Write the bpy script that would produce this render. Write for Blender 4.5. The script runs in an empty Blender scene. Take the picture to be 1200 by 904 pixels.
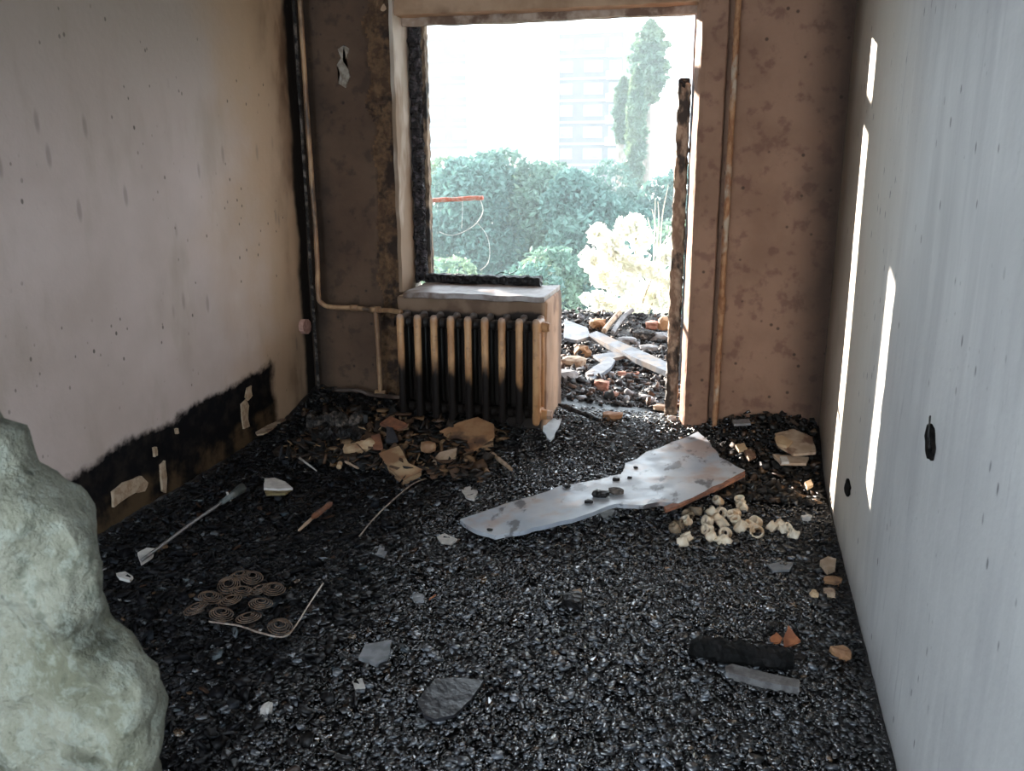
import bpy, bmesh, math, random
import numpy as np
from mathutils import Vector, Matrix, noise, Euler

# ------------------------------------------------------------------ camera, world, sun, exposure
sc = bpy.context.scene
C = sc.collection
F, HC = 1030.0, 1.45
Yc = np.array([265., 275., -1030.]); Yc /= np.linalg.norm(Yc)
Zc = -np.array([25., -3854., -1030.]); Zc /= np.linalg.norm(Zc)
Zc -= Zc.dot(Yc) * Yc; Zc /= np.linalg.norm(Zc)
Xc = np.cross(Yc, Zc)
R3 = np.array([Xc, Yc, Zc])
cd = bpy.data.cameras.new('camera'); cam = bpy.data.objects.new('camera', cd); C.objects.link(cam)
m4 = Matrix([list(R3[i]) + [0] for i in range(3)] + [[0, 0, 0, 1]])
m4.translation = Vector((0, 0, HC))
cam.matrix_world = m4
cd.sensor_width = 36; cd.lens = F / 1200 * 36; cd.clip_start = .05; cd.clip_end = 600
cd.dof.use_dof = True; cd.dof.focus_distance = 3.4; cd.dof.aperture_fstop = 9
sc.camera = cam
sc.view_settings.view_transform = 'Standard'; sc.view_settings.look = 'None'
sc.view_settings.gamma = 1; sc.view_settings.use_curve_mapping = False
sc.view_settings.exposure = 1.33

w = bpy.data.worlds.new('sky'); sc.world = w; w.use_nodes = True
bg = w.node_tree.nodes['Background']
bg.inputs[0].default_value = (.77, .89, 1.0, 1); bg.inputs[1].default_value = 2.3

SUN = Vector((1, -.92, -.18 * math.hypot(1, .92))).normalized()
sd = bpy.data.lights.new('sun', 'SUN'); sun = bpy.data.objects.new('sun', sd); C.objects.link(sun)
sd.energy = 16; sd.angle = math.radians(.5); sd.color = (1, .93, .82)
sun.rotation_euler = SUN.to_track_quat('-Z', 'Y').to_euler(); sun.location = (-8, 12, 5)

# ------------------------------------------------------------------ places
def ray(u, v): return R3 @ np.array([u - 600., 452. - v, -F])
def onz(u, v, z=0.):
    d = ray(u, v); p = np.array([0, 0, HC]) + d * ((z - HC) / d[2]); return Vector(p)
def onx(u, v, x):
    d = ray(u, v); return Vector(np.array([0, 0, HC]) + d * (x / d[0]))
def ony(u, v, y):
    d = ray(u, v); return Vector(np.array([0, 0, HC]) + d * (y / d[1]))

def onslope(u, v, zc, cy, s):
    d = ray(u, v); t = (zc - cy * s - HC) / (d[2] - s * d[1]); return Vector(np.array([0, 0, HC]) + d * t)
XL, XR, YB = -2.19, .457, 4.3
def smooth(a, b, x):
    t = np.clip((x - a) / (b - a), 0, 1); return t * t * (3 - 2 * t)
def hs(x, y):
    """height of the layer of burnt rubbish"""
    x = np.asarray(x, float); y = np.asarray(y, float)
    h = .008 + .10 * np.exp(-((x + 1.55) / .55) ** 2 - ((y - 4.0) / .42) ** 2)
    h = h + .10 * np.exp(-np.clip(x - XL, 0, 9) / .22) * (1 - smooth(4.6, 4.8, y))
    h = h + .035 * np.exp(-((x + 1.55) / .5) ** 2 - ((y - 2.3) / .6) ** 2)
    h = h + .10 * smooth(3.85, 4.4, y)
    h = h + .10 * np.exp(-((x - .25) / .33) ** 2 - ((y - 4.3) / .36) ** 2)
    h = h + .09 * smooth(6.2, 6.9, y) + .07 * np.exp(-((x + .9) / .25) ** 2 - ((y - 4.9) / .3) ** 2)
    return h
def onfloor(u, v, lift=0.):
    d = ray(u, v); o = np.array([0, 0, HC]); z1 = HC
    zs = np.linspace(.42, -.02, 400); t = (zs - HC) / d[2]
    P = o[None, :] + t[:, None] * d[None, :]
    below = np.nonzero(zs <= hs(P[:, 0], P[:, 1]) + lift)[0]
    return Vector(P[below[0] if len(below) else -1])

# ------------------------------------------------------------------ node helper
class NT:
    def __init__(s, name):
        s.m = bpy.data.materials.new(name); s.m.use_nodes = True
        s.t = s.m.node_tree; s.b = s.t.nodes['Principled BSDF']
        g = s.n('ShaderNodeNewGeometry'); s.pos = g.outputs['Position']; s.isl = g.outputs['Random Per Island']
        sp = s.n('ShaderNodeSeparateXYZ'); s.l(s.pos, sp.inputs[0]); s.x, s.y, s.z = sp.outputs
        s.rnd = s.n('ShaderNodeObjectInfo').outputs['Random']
    def n(s, t): return s.t.nodes.new(t)
    def l(s, a, b): s.t.links.new(a, b)
    def put(s, v, i):
        if isinstance(v, (int, float)): i.default_value = v
        elif isinstance(v, tuple): i.default_value = v if len(v) == 4 or i.type == 'VECTOR' else (*v, 1)
        else: s.l(v, i)
    def math(s, op, a, b=0., c=None):
        k = s.n('ShaderNodeMath'); k.operation = op; s.put(a, k.inputs[0]); s.put(b, k.inputs[1])
        if c is not None: s.put(c, k.inputs[2])
        return k.outputs[0]
    def noise(s, scale, stretch=(1, 1, 1), detail=4, rough=.55, dist=0., off=(0, 0, 0)):
        mp = s.n('ShaderNodeMapping'); mp.inputs['Scale'].default_value = stretch; mp.inputs['Location'].default_value = off
        s.l(s.pos, mp.inputs['Vector'])
        k = s.n('ShaderNodeTexNoise'); k.inputs['Scale'].default_value = scale; k.inputs['Detail'].default_value = detail
        k.inputs['Roughness'].default_value = rough; k.inputs['Distortion'].default_value = dist
        s.l(mp.outputs[0], k.inputs['Vector']); return k.outputs['Fac']
    def voro(s, scale, stretch=(1, 1, 1), rand=1.):
        mp = s.n('ShaderNodeMapping'); mp.inputs['Scale'].default_value = stretch; s.l(s.pos, mp.inputs['Vector'])
        k = s.n('ShaderNodeTexVoronoi'); k.inputs['Scale'].default_value = scale; k.inputs['Randomness'].default_value = rand
        s.l(mp.outputs[0], k.inputs['Vector']); return k.outputs['Distance'], k.outputs['Color']
    def ss(s, v, a, b, lo=0., hi=1.):
        k = s.n('ShaderNodeMapRange'); k.interpolation_type = 'SMOOTHSTEP'
        s.put(v, k.inputs[0]); s.put(a, k.inputs[1]); s.put(b, k.inputs[2]); s.put(lo, k.inputs[3]); s.put(hi, k.inputs[4])
        return k.outputs[0]
    def mul(s, a, b): return s.math('MULTIPLY', a, b)
    def add(s, a, b): return s.math('ADD', a, b)
    def mix(s, f, a, b):
        k = s.n('ShaderNodeMix'); k.data_type = 'RGBA'; s.put(f, k.inputs[0]); s.put(a, k.inputs[6]); s.put(b, k.inputs[7])
        return k.outputs[2]
    def bump(s, h, strength=.4, dist=.01):
        k = s.n('ShaderNodeBump'); k.inputs['Strength'].default_value = strength; k.inputs['Distance'].default_value = dist
        s.l(h, k.inputs['Height']); s.l(k.outputs[0], s.b.inputs['Normal'])
    def done(s, col, rough=.8, metal=0., spec=None):
        s.put(col, s.b.inputs['Base Color']); s.put(rough, s.b.inputs['Roughness']); s.put(metal, s.b.inputs['Metallic'])
        if spec is not None: s.b.inputs['Specular IOR Level'].default_value = spec
        return s.m

def simple(name, c1, c2, scale=20, rough=.8, bump=.3, dist=.004, c3=None, metal=0., stretch=(1, 1, 1), spec=None):
    k = NT(name); n = k.noise(scale, stretch)
    col = k.mix(k.ss(n, .38, .62), c1, c2)
    if c3: col = k.mix(k.ss(k.noise(scale * .37, stretch, off=(3, 1, 7)), .5, .62), col, c3)
    if bump: k.bump(k.noise(scale * 2.5, stretch), bump, dist)
    return k.done(col, rough, metal, spec)

# walls
def wall_left_mat():
    k = NT('sooty_mauve_plaster')
    n1 = k.noise(1.7, detail=5); n2 = k.noise(5, (1, 1, .35)); n3 = k.noise(40)
    col = k.mix(k.ss(n1, .3, .7), (.43, .35, .31), (.54, .45, .415))
    col = k.mix(k.mul(k.ss(n2, .5, .75), .5), col, (.33, .27, .21))
    col = k.mix(k.mul(k.ss(k.add(k.z, k.mul(n1, .9)), 1.8, 2.5), .55), col, (.26, .215, .165))
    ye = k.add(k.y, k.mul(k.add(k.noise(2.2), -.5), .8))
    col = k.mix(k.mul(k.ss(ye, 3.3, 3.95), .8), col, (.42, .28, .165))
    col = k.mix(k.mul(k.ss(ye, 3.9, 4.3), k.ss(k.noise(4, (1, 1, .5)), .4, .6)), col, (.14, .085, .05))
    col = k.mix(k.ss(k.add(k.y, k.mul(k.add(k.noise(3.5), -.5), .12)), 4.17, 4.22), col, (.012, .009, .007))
    # small dark flecks
    d, c = k.voro(21, (1, 1, .7)); m = k.mul(k.ss(k.add(d, k.mul(k.noise(30), .12)), .13, .20, 1, 0), k.ss(k.noise(1.9, off=(5, 2, 1)), .46, .58))
    m = k.mul(m, k.ss(k.y, 3.9, 3.2, 0, 1) if False else 1.0)
    col = k.mix(k.mul(m, .8), col, (.05, .04, .035))
    d2, _ = k.voro(1.9); col = k.mix(k.ss(d2, .022, .03, 1, 0), col, (.03, .025, .02))
    d3, _ = k.voro(9, (1, 1, .3)); col = k.mix(k.mul(k.ss(d3, .05, .14, 1, 0), .4), col, (.15, .12, .1))
    # burnt band left where the furniture and skirting stood
    nz = k.add(k.mul(k.add(k.noise(9), -.5), .10), k.mul(k.add(k.noise(40), -.5), .03))
    top = k.add(.055 + .30, k.mul(k.add(k.y, -2.3), .055))
    zz = k.add(k.z, nz)
    band = k.mul(k.ss(k.math('SUBTRACT', zz, top), -.015, .03, 1, 0), k.ss(k.add(k.y, nz), 3.80, 3.88, 1, 0))
    dark = k.mix(k.ss(k.noise(14), .45, .7), (.006, .006, .007), (.018, .015, .013))
    low = k.mul(k.ss(k.add(k.z, k.mul(nz, .6)), .21, .25, 1, 0), k.ss(k.noise(6), .38, .6))
    dark = k.mix(k.mul(low, .75), dark, (.10, .066, .036))
    col = k.mix(band, col, dark)
    k.bump(k.add(n3, k.mul(k.noise(7), 1.5)), .25, .006)
    k.l(k.ss(band, 0., 1., .3, .04), k.b.inputs['Specular IOR Level'])
    return k.done(col, .8)

def wall_right_mat():
    k = NT('grey_plaster')
    n1 = k.noise(2.2, detail=5); n2 = k.noise(9, (1, 1, .12)); n3 = k.noise(26, (1, 1, .08))
    col = k.mix(k.ss(n1, .3, .7), (.47, .475, .475), (.57, .575, .57))
    col = k.mix(k.mul(k.ss(n2, .42, .7), .45), col, (.36, .365, .38))
    col = k.mix(k.mul(k.ss(n3, .5, .75), .25), col, (.68, .68, .67))
    ye = k.add(k.y, k.mul(k.add(k.noise(1.6), -.5), .6))
    col = k.mix(k.mul(k.ss(ye, 2.4, 3.4), .75), col, (.56, .50, .41))
    col = k.mix(k.mul(k.ss(ye, 3.55, 4.2), .85), col, (.17, .125, .085))
    d, c = k.voro(17, (1, 1.1, .5)); m = k.mul(k.ss(k.add(d, k.mul(k.noise(40), .12)), .13, .19, 1, 0), k.ss(k.noise(1.9, off=(2, 9, 4)), .4, .56))
    col = k.mix(k.mul(m, .85), col, (.06, .06, .065))
    d2, _ = k.voro(30, (1, 1, .7)); col = k.mix(k.mul(k.ss(d2, .05, .12, 1, 0), k.mul(.45, k.ss(k.noise(1.2, off=(8, 2, 4)), .5, .65))), col, (.1, .1, .11))
    sc1 = k.mul(k.ss(k.noise(34, (1, 1.2, .16), off=(0, 3, 0), detail=2), .64, .72), k.ss(k.add(k.noise(1.3, off=(0, 0, 5)), k.mul(k.z, -.10)), .36, .5))
    col = k.mix(k.mul(sc1, .4), col, (.28, .28, .3))
    # grime near the foot of the wall
    col = k.mix(k.mul(k.ss(k.add(k.z, k.mul(n2, .25)), .10, .30, 1, 0), .5), col, (.16, .15, .15))
    k.bump(k.add(k.noise(50), k.mul(k.noise(8, (1, 1, .3)), 1.5)), .22, .006)
    return k.done(col, .6, spec=.35)

def back_mat(name, a, b, c, z0=.55):
    k = NT(name)
    n = k.noise(3.2, detail=6); n2 = k.noise(14, detail=5)
    col = k.mix(k.ss(n, .35, .65), a, b)
    col = k.mix(k.mul(k.ss(n2, .52, .66), .55), col, c)
    sp, _ = k.voro(11); col = k.mix(k.mul(k.ss(sp, .05, .12, 1, 0), .7), col, (.02, .015, .012))
    x = k.ss(k.add(k.x, k.mul(k.add(n, -.5), .25)), .24, .46)
    col = k.mix(k.mul(x, .85), col, (.022, .014, .010))
    col = k.mix(k.mul(k.ss(k.add(k.x, k.mul(k.add(n, -.5), .2)), -2.16, -2.0, 1, 0), .8), col, (.02, .014, .01))
    d, _ = k.voro(7); 
    k.bump(k.add(k.noise(30), k.mul(n2, 1.4)), .45, .008)
    return k.done(col, .8, spec=.3)

M = {}
M['wl'] = wall_left_mat(); M['wr'] = wall_right_mat()
M['back_r'] = back_mat('heat_browned_plaster', (.25, .14, .09), (.33, .19, .125), (.15, .07, .052))
M['back_l'] = back_mat('soot_black_plaster', (.085, .050, .032), (.12, .073, .046), (.042, .026, .018))
M['rubble_core'] = simple('crumbling_brown_render', (.085, .045, .024), (.16, .09, .045), 26, .95, .8, .015, (.035, .02, .013))
M['reveal'] = simple('scorched_cream_reveal', (.42, .35, .28), (.52, .44, .37), 9, .8, .3, .004, (.25, .17, .11), stretch=(1, 1, .4))
M['parapet'] = simple('scorched_tan_render', (.36, .22, .13), (.46, .30, .19), 7, .8, .3, .004, (.24, .13, .075))
def par_mat():
    k = NT('scorched_tan_parapet'); n = k.noise(7, (1, 1, .5))
    col = k.mix(k.ss(n, .38, .62), (.34, .21, .125), (.45, .29, .185))
    col = k.mix(k.mul(k.ss(k.noise(5, off=(3, 1, 7)), .5, .62), .8), col, (.20, .11, .065))
    soot = k.mul(k.mul(k.ss(k.y, 4.155, 4.175, 1, 0), k.ss(k.x, -.895, -.872, 1, 0)), k.ss(k.add(k.z, k.mul(n, .08)), .715, .735, 1, .55))
    col = k.mix(soot, col, (.022, .014, .010))
    col = k.mix(k.ss(k.add(k.y, k.mul(k.add(n, -.5), .05)), 4.42, 4.50), col, (.13, .075, .045))
    k.bump(k.noise(20), .3, .004); return k.done(col, .8)
M['sill_top'] = simple('ashy_sill', (.26, .22, .20), (.38, .34, .33), 12, .5, .3, .004, (.12, .07, .045))
M['char'] = None
def char_mat(name='charred_timber', c1=(.004, .0035, .004), c2=(.02, .017, .017), rough=.55, sc_=26, stretch=(1, 1, 1)):
    k = NT(name); d, _ = k.voro(sc_ * 1.8, stretch)
    col = k.mix(k.ss(k.noise(sc_), .45, .68), c1, c2)
    k.bump(k.add(k.mul(d, 1.4), k.noise(sc_ * 2)), .9, .01)
    return k.done(col, rough)
M['char'] = char_mat()
M['ash_char'] = char_mat('ash_dusted_char', (.015, .013, .012), (.17, .14, .12), .8)
M['frame_pale'] = simple('half_burnt_frame_wood', (.10, .06, .035), (.33, .23, .15), 30, .8, .6, .006, (.02, .015, .012), stretch=(1, 1, .5))
M['post_tan'] = simple('half_burnt_tan_post', (.22, .14, .09), (.44, .32, .22), 34, .7, .7, .008, (.04, .028, .02), stretch=(1, 1, .5))
M['ceiling'] = simple('sooty_ceiling', (.10, .085, .075), (.16, .14, .12), 3, .9, .1)
M['concrete'] = simple('old_concrete', (.20, .19, .18), (.30, .28, .27), 6, .9, .3)

def debris_mat(name, dark, light, rust, wet=.28, deck=False):
    k = NT(name)
    n = k.noise(18, detail=6, rough=.65); n2 = k.noise(1.6)
    col = k.mix(k.ss(n, .5, .72), dark, light)
    col = k.mix(k.mul(k.ss(n2, .5, .7), k.ss(k.noise(30), .45, .65)), col, rust)
    k.bump(k.add(k.noise(45, detail=5, rough=.7), k.mul(n, 1.)), .6, .010)
    return k.done(col, k.ss(k.noise(9), .3, .7, wet, wet + .3), spec=.9)
M['bed'] = debris_mat('wet_burnt_rubbish', (.004, .004, .005), (.018, .018, .021), (.022, .014, .010))
M['bed_deck'] = debris_mat('ashy_balcony_rubbish', (.02, .017, .016), (.10, .09, .09), (.08, .045, .025), .5)
def flake_mat(name, ramp, rough=(.18, .5), ior=1.5, wet_gloss=False):
    k = NT(name); r = k.n('ShaderNodeValToRGB'); k.l(k.isl, r.inputs[0])
    r.color_ramp.interpolation = 'CONSTANT'; e = r.color_ramp.elements
    e[0].position = 0; e[0].color = (*ramp[0][1], 1); e[1].position = ramp[1][0]; e[1].color = (*ramp[1][1], 1)
    for p, c in ramp[2:]:
        q = e.new(p); q.color = (*c, 1)
    fr = k.math('FRACT', k.mul(k.isl, 37.7))
    col = k.mix(k.mul(k.noise(60), .5), r.outputs[0], (.005, .005, .006))
    k.bump(k.noise(90), .25, .002)
    k.b.inputs['IOR'].default_value = ior
    # wet gloss set in the middle so it mirrors the window, dull towards walls
    dist = k.math('ABSOLUTE', k.add(k.add(k.x, .42), k.mul(k.add(k.noise(1.7, off=(7, 3, 0)), -.5), 1.1)))
    dry = k.mul(k.ss(dist, .42, .95), k.ss(k.y, 4.3, 4.5, 1, 0)) if wet_gloss else 0.
    ro = k.ss(fr, 0., 1., rough[0], rough[1])
    if wet_gloss:
        ro = k.math('MAXIMUM', ro, k.mul(dry, .62)); k.l(k.ss(dry, 0., 1., .5, .10), k.b.inputs['Specular IOR Level'])
    return k.done(col, ro)
M['flake'] = flake_mat('wet_char_flakes', [(0, (.004, .004, .005)), (.45, (.011, .011, .013)), (.70, (.025, .027, .032)),
        (.86, (.055, .06, .07)), (.93, (.035, .02, .012)), (.955, (.12, .13, .14)), (.985, (.25, .24, .23)), (.994, (.14, .08, .04))], (.06, .34), 2.1, True)
M['flake_deck'] = flake_mat('ash_and_plaster_crumbs', [(0, (.015, .013, .013)), (.4, (.05, .045, .045)), (.62, (.10, .10, .11)),
        (.78, (.14, .085, .06)), (.90, (.28, .27, .28))], (.5, .9))
M['flake_brown'] = flake_mat('brown_crumbs', [(0, (.006, .005, .004)), (.45, (.018, .012, .008)), (.74, (.06, .032, .017)),
        (.90, (.16, .09, .045)), (.96, (.02, .02, .02))], (.4, .9))

M['flake_paper'] = flake_mat('burnt_paper_scraps', [(0, (.006, .005, .004)), (.4, (.03, .018, .011)), (.62, (.10, .05, .024)), (.80, (.22, .12, .055)), (.90, (.34, .22, .12)), (.95, (.02, .02, .022))], (.5, .9))
M['flake_black'] = flake_mat('tangled_black_fragments', [(0, (.003, .003, .004)), (.6, (.008, .008, .01)), (.90, (.02, .024, .03)), (.95, (.05, .07, .085)), (.97, (.05, .025, .014)), (.985, (.12, .14, .15))], (.2, .6), 1.6, True)
M['flake_blue'] = flake_mat('sheen_blue_chips', [(0, (.03, .034, .04)), (.35, (.07, .08, .095)), (.7, (.15, .17, .20)), (.93, (.30, .315, .35)), (.98, (.12, .08, .05))], (.1, .35), 1.9)  # window sheen put into the blue-grey of the wet chips
# ------------------------------------------------------------------ mesh helpers
def tag(o, label=None, cat=None, group=None, kind=None):
    if label: o['label'] = label
    if cat: o['category'] = cat
    if group: o['group'] = group
    if kind: o['kind'] = kind
    return o
def empty(name, loc=(0, 0, 0), **kw):
    o = bpy.data.objects.new(name, None); o.location = loc; o.empty_display_size = .05; C.objects.link(o); return tag(o, **kw)
def mob(name, verts, faces, mat, parent=None, smooth=False, **kw):
    me = bpy.data.meshes.new(name); me.from_pydata([tuple(v) for v in verts], [], faces)
    me.materials.append(mat); me.validate(); me.update()
    if smooth:
        for p in me.polygons: p.use_smooth = True
    o = bpy.data.objects.new(name, me); C.objects.link(o)
    if parent: o.parent = parent; o.matrix_parent_inverse = Matrix.Translation(-parent.location) if parent.type == 'EMPTY' else Matrix()
    return tag(o, **kw)
def bmo(name, bm, mat, parent=None, smooth=False, **kw):
    me = bpy.data.meshes.new(name); bmesh.ops.recalc_face_normals(bm, faces=bm.faces); bm.to_mesh(me); bm.free()
    me.materials.append(mat)
    if smooth:
        for p in me.polygons: p.use_smooth = True
    o = bpy.data.objects.new(name, me); C.objects.link(o)
    if parent: o.parent = parent; o.matrix_parent_inverse = Matrix.Translation(-parent.location) if parent.type == 'EMPTY' else Matrix()
    return tag(o, **kw)
def rock(name, loc, size, mat, seed=0, parent=None, sub=2, flat=.6, jag=.5, rot=0, **kw):
    bm = bmesh.new(); bmesh.ops.create_icosphere(bm, subdivisions=sub, radius=1)
    s = size if isinstance(size, tuple) else (size, size * .8, size * flat)
    rm = Matrix.Rotation(rot, 3, 'Z')
    for v in bm.verts:
        n = noise.noise(v.co * 1.1 + Vector((seed * 3.7, seed, 1))) + .5 * noise.noise(v.co * 2.7 + Vector((seed, 2, 5)))
        c = v.co * (1 + jag * n)
        c = Vector((max(-.85, min(.85, c.x)), c.y, max(-.8, min(.75, c.z))))
        v.co = rm @ Vector((c.x * s[0], c.y * s[1], c.z * s[2])) + Vector(loc)
    return bmo(name, bm, mat, parent, **kw)
def prism(name, top, thick, mat, parent=None, rough=.0, normal=None, seed=1, bevel=0., seg=3, **kw):
    """solid plate: the outline 'top' (3-D points) and its copy 'thick' along -normal; broken wavy edge"""
    pts = []
    r = random.Random(seed)
    n = len(top)
    for i in range(n):
        a, b = Vector(top[i]), Vector(top[(i + 1) % n])
        for k in range(seg):
            p = a.lerp(b, k / seg); L = (b - a).length
            if rough and k: p += Vector((r.uniform(-1, 1), r.uniform(-1, 1), 0 if normal is None else r.uniform(-1, 1))) * rough * L / seg
            pts.append(p)
    nv = Vector(normal or (0, 0, 1)).normalized()
    bm = bmesh.new()
    A = [bm.verts.new(p) for p in pts]; B = [bm.verts.new(p - nv * thick) for p in pts]
    fa = bm.faces.new(A); bm.faces.new(list(reversed(B)))
    N = len(pts)
    for i in range(N): bm.faces.new((A[i], B[i], B[(i + 1) % N], A[(i + 1) % N]))
    bmesh.ops.triangulate(bm, faces=[f for f in bm.faces if len(f.verts) > 4])
    return bmo(name, bm, mat, parent, **kw)
def box(name, lo, hi, mat, parent=None, bevel=.0, cuts=0, rough=0., seed=0, fs=9., **kw):
    bm = bmesh.new(); bmesh.ops.create_cube(bm, size=1)
    lo, hi = Vector(lo), Vector(hi); c = (lo + hi) / 2; s = hi - lo
    for v in bm.verts: v.co = Vector((v.co.x * s.x, v.co.y * s.y, v.co.z * s.z)) + c
    if bevel: bmesh.ops.bevel(bm, geom=bm.edges[:], offset=bevel, segments=3, profile=.6, affect='EDGES')
    if cuts:
        L = max(s) / cuts
        for ax in range(3):
            nn = int(s[ax] / L)
            for i in range(1, nn):
                no = Vector((0, 0, 0)); no[ax] = 1; p = Vector(lo); p[ax] = lo[ax] + s[ax] * i / nn
                bmesh.ops.bisect_plane(bm, geom=bm.verts[:] + bm.edges[:] + bm.faces[:], plane_co=p, plane_no=no)
        for v in bm.verts:
            q = v.co * fs + Vector((seed, seed * 2.1, 0))
            v.co += Vector((noise.noise(q), noise.noise(q + Vector((9, 0, 0))), noise.noise(q + Vector((0, 9, 0))))) * rough
    return bmo(name, bm, mat, parent, **kw)
def tube_vf(pts, rad, n=8, off=0):
    pts = [Vector(p) for p in pts]; V = []; Fc = []
    up = Vector((0, 0, 1))
    prev = None
    for i, p in enumerate(pts):
        t = (pts[min(i + 1, len(pts) - 1)] - pts[max(i - 1, 0)]).normalized()
        a = prev if prev is not None else (t.cross(up) if abs(t.dot(up)) < .95 else t.cross(Vector((1, 0, 0))))
        a = (a - t * a.dot(t)).normalized(); prev = a; b = t.cross(a)
        r = rad[i] if isinstance(rad, (list, tuple)) else rad
        for k in range(n):
            an = 2 * math.pi * k / n; V.append(p + (a * math.cos(an) + b * math.sin(an)) * r)
    for i in range(len(pts) - 1):
        for k in range(n):
            k2 = (k + 1) % n; Fc.append((off + i * n + k, off + i * n + k2, off + (i + 1) * n + k2, off + (i + 1) * n + k))
    Fc.append(tuple(off + k for k in range(n))[::-1]); Fc.append(tuple(off + (len(pts) - 1) * n + k for k in range(n)))
    return V, Fc
def tube(name, pts, rad, mat, parent=None, n=8, wob=0., seed=0, **kw):
    V, Fc = tube_vf(pts, rad, n)
    if wob: V = [v + v.normalized() * 0 + Vector((noise.noise(v * 60 + Vector((seed, 0, 0))), noise.noise(v * 60 + Vector((0, seed + 5, 0))), noise.noise(v * 55))) * wob for v in V]
    return mob(name, V, Fc, mat, parent, True, **kw)
def lerp_pts(pts, n):
    out = []
    for i in range(len(pts) - 1):
        for k in range(n): out.append(Vector(pts[i]).lerp(Vector(pts[i + 1]), k / n))
    out.append(Vector(pts[-1])); return out
def spline(pts, n=8):
    P = [Vector(p) for p in pts]; P = [P[0]] + P + [P[-1]]; out = []
    for i in range(1, len(P) - 2):
        for k in range(n):
            t = k / n; a, b, c, d = P[i - 1:i + 3]
            out.append(.5 * ((2 * b) + (c - a) * t + (2 * a - 5 * b + 4 * c - d) * t * t + (3 * b - a - 3 * c + d) * t ** 3))
    out.append(P[-2]); return out

# ------------------------------------------------------------------ structure
def grid_wall(name, P, nu, nv, mat, disp, **kw):
    """P(s,t)->point, one skin of wall pushed by disp(point)"""
    V, Fc = [], []
    for j in range(nv + 1):
        for i in range(nu + 1): V.append(disp(Vector(P(i / nu, j / nv))))
    for j in range(nv):
        for i in range(nu):
            a = j * (nu + 1) + i; Fc.append((a, a + 1, a + nu + 2, a + nu + 1))
    return mob(name, V, Fc, mat, None, True, **kw)

box('floor', (XL - .1, -1.5, -.2), (XR + .1, 4.6, -.03), M['concrete'], kind='structure')
box('ceiling', (XL - .1, -.6, 2.62), (XR + .1, 4.6, 2.8), M['ceiling'], kind='structure')
def dl(p): return p + Vector((.012 * noise.noise(p * 1.3), 0, 0))
o = grid_wall('wall_left', lambda s, t: (XL, -.6 + s * 4.92, -.05 + t * 2.7), 90, 60, M['wl'], dl, kind='structure'); wall_left = o
o = grid_wall('wall_right', lambda s, t: (XR, 4.32 - s * 4.9, -.05 + t * 2.7), 100, 60, M['wr'], lambda p: p - Vector((.006 * noise.noise(p * 1.2), 0, 0)), kind='structure'); wall_right = o
# solid backs so that nothing is paper thin
box('trim_1', (XL - .25, -.6, -.1), (XL - .02, 4.6, 2.65), M['concrete'], kind='structure')
box('trim_2', (XR + .015, -.6, -.1), (XR + .25, 4.6, 2.65), M['concrete'], kind='structure')

# back wall: pieces of one wall
box('wall_back', (-.055, 4.3, 0), (XR + .02, 4.62, 2.65), M['back_r'], kind='structure'); wall_back = bpy.data.objects['wall_back']
# right jamb, its edge rounded towards the opening
bm = bmesh.new()
prof = [(-.205, 4.62), (-.216, 4.375), (-.199, 4.298), (-.186, 4.283), (-.165, 4.278), (-.078, 4.276), (-.072, 4.285), (-.070, 4.34), (-.05, 4.34), (-.05, 4.62)]
NZ = 90
rows = []
for j in range(NZ + 1):
    z = .0 + 2.65 * j / NZ
    k = 1 + 1.2 * max(0, noise.noise(Vector((3, 1, z * 7))))
    row = []
    for i, (x, y) in enumerate(prof):
        q = Vector((x * 20, y * 20, z * 14)); wv = .004 if i in (1, 2, 3, 5, 6) else 0
        row.append(bm.verts.new((x + wv * noise.noise(q) + (.004 * k if i == 2 else 0), y + wv * noise.noise(q + Vector((5, 5, 5))) + (.003 * k if i in (2, 3) else 0), z)))
    rows.append(row)
for j in range(NZ):
    for i in range(len(prof)):
        i2 = (i + 1) % len(prof); bm.faces.new((rows[j][i], rows[j][i2], rows[j + 1][i2], rows[j + 1][i]))
bmo('jamb', bm, M['back_r'], wall_back, label='browned plaster jamb right of the opening, its worn edge catching the sun')
# lintel
box('lintel', (-1.75, 4.34, 2.1), (.0, 4.62, 2.65), M['parapet'], wall_back, bevel=.006, cuts=30, rough=.006, label='scorched lintel over the opening')
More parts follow.
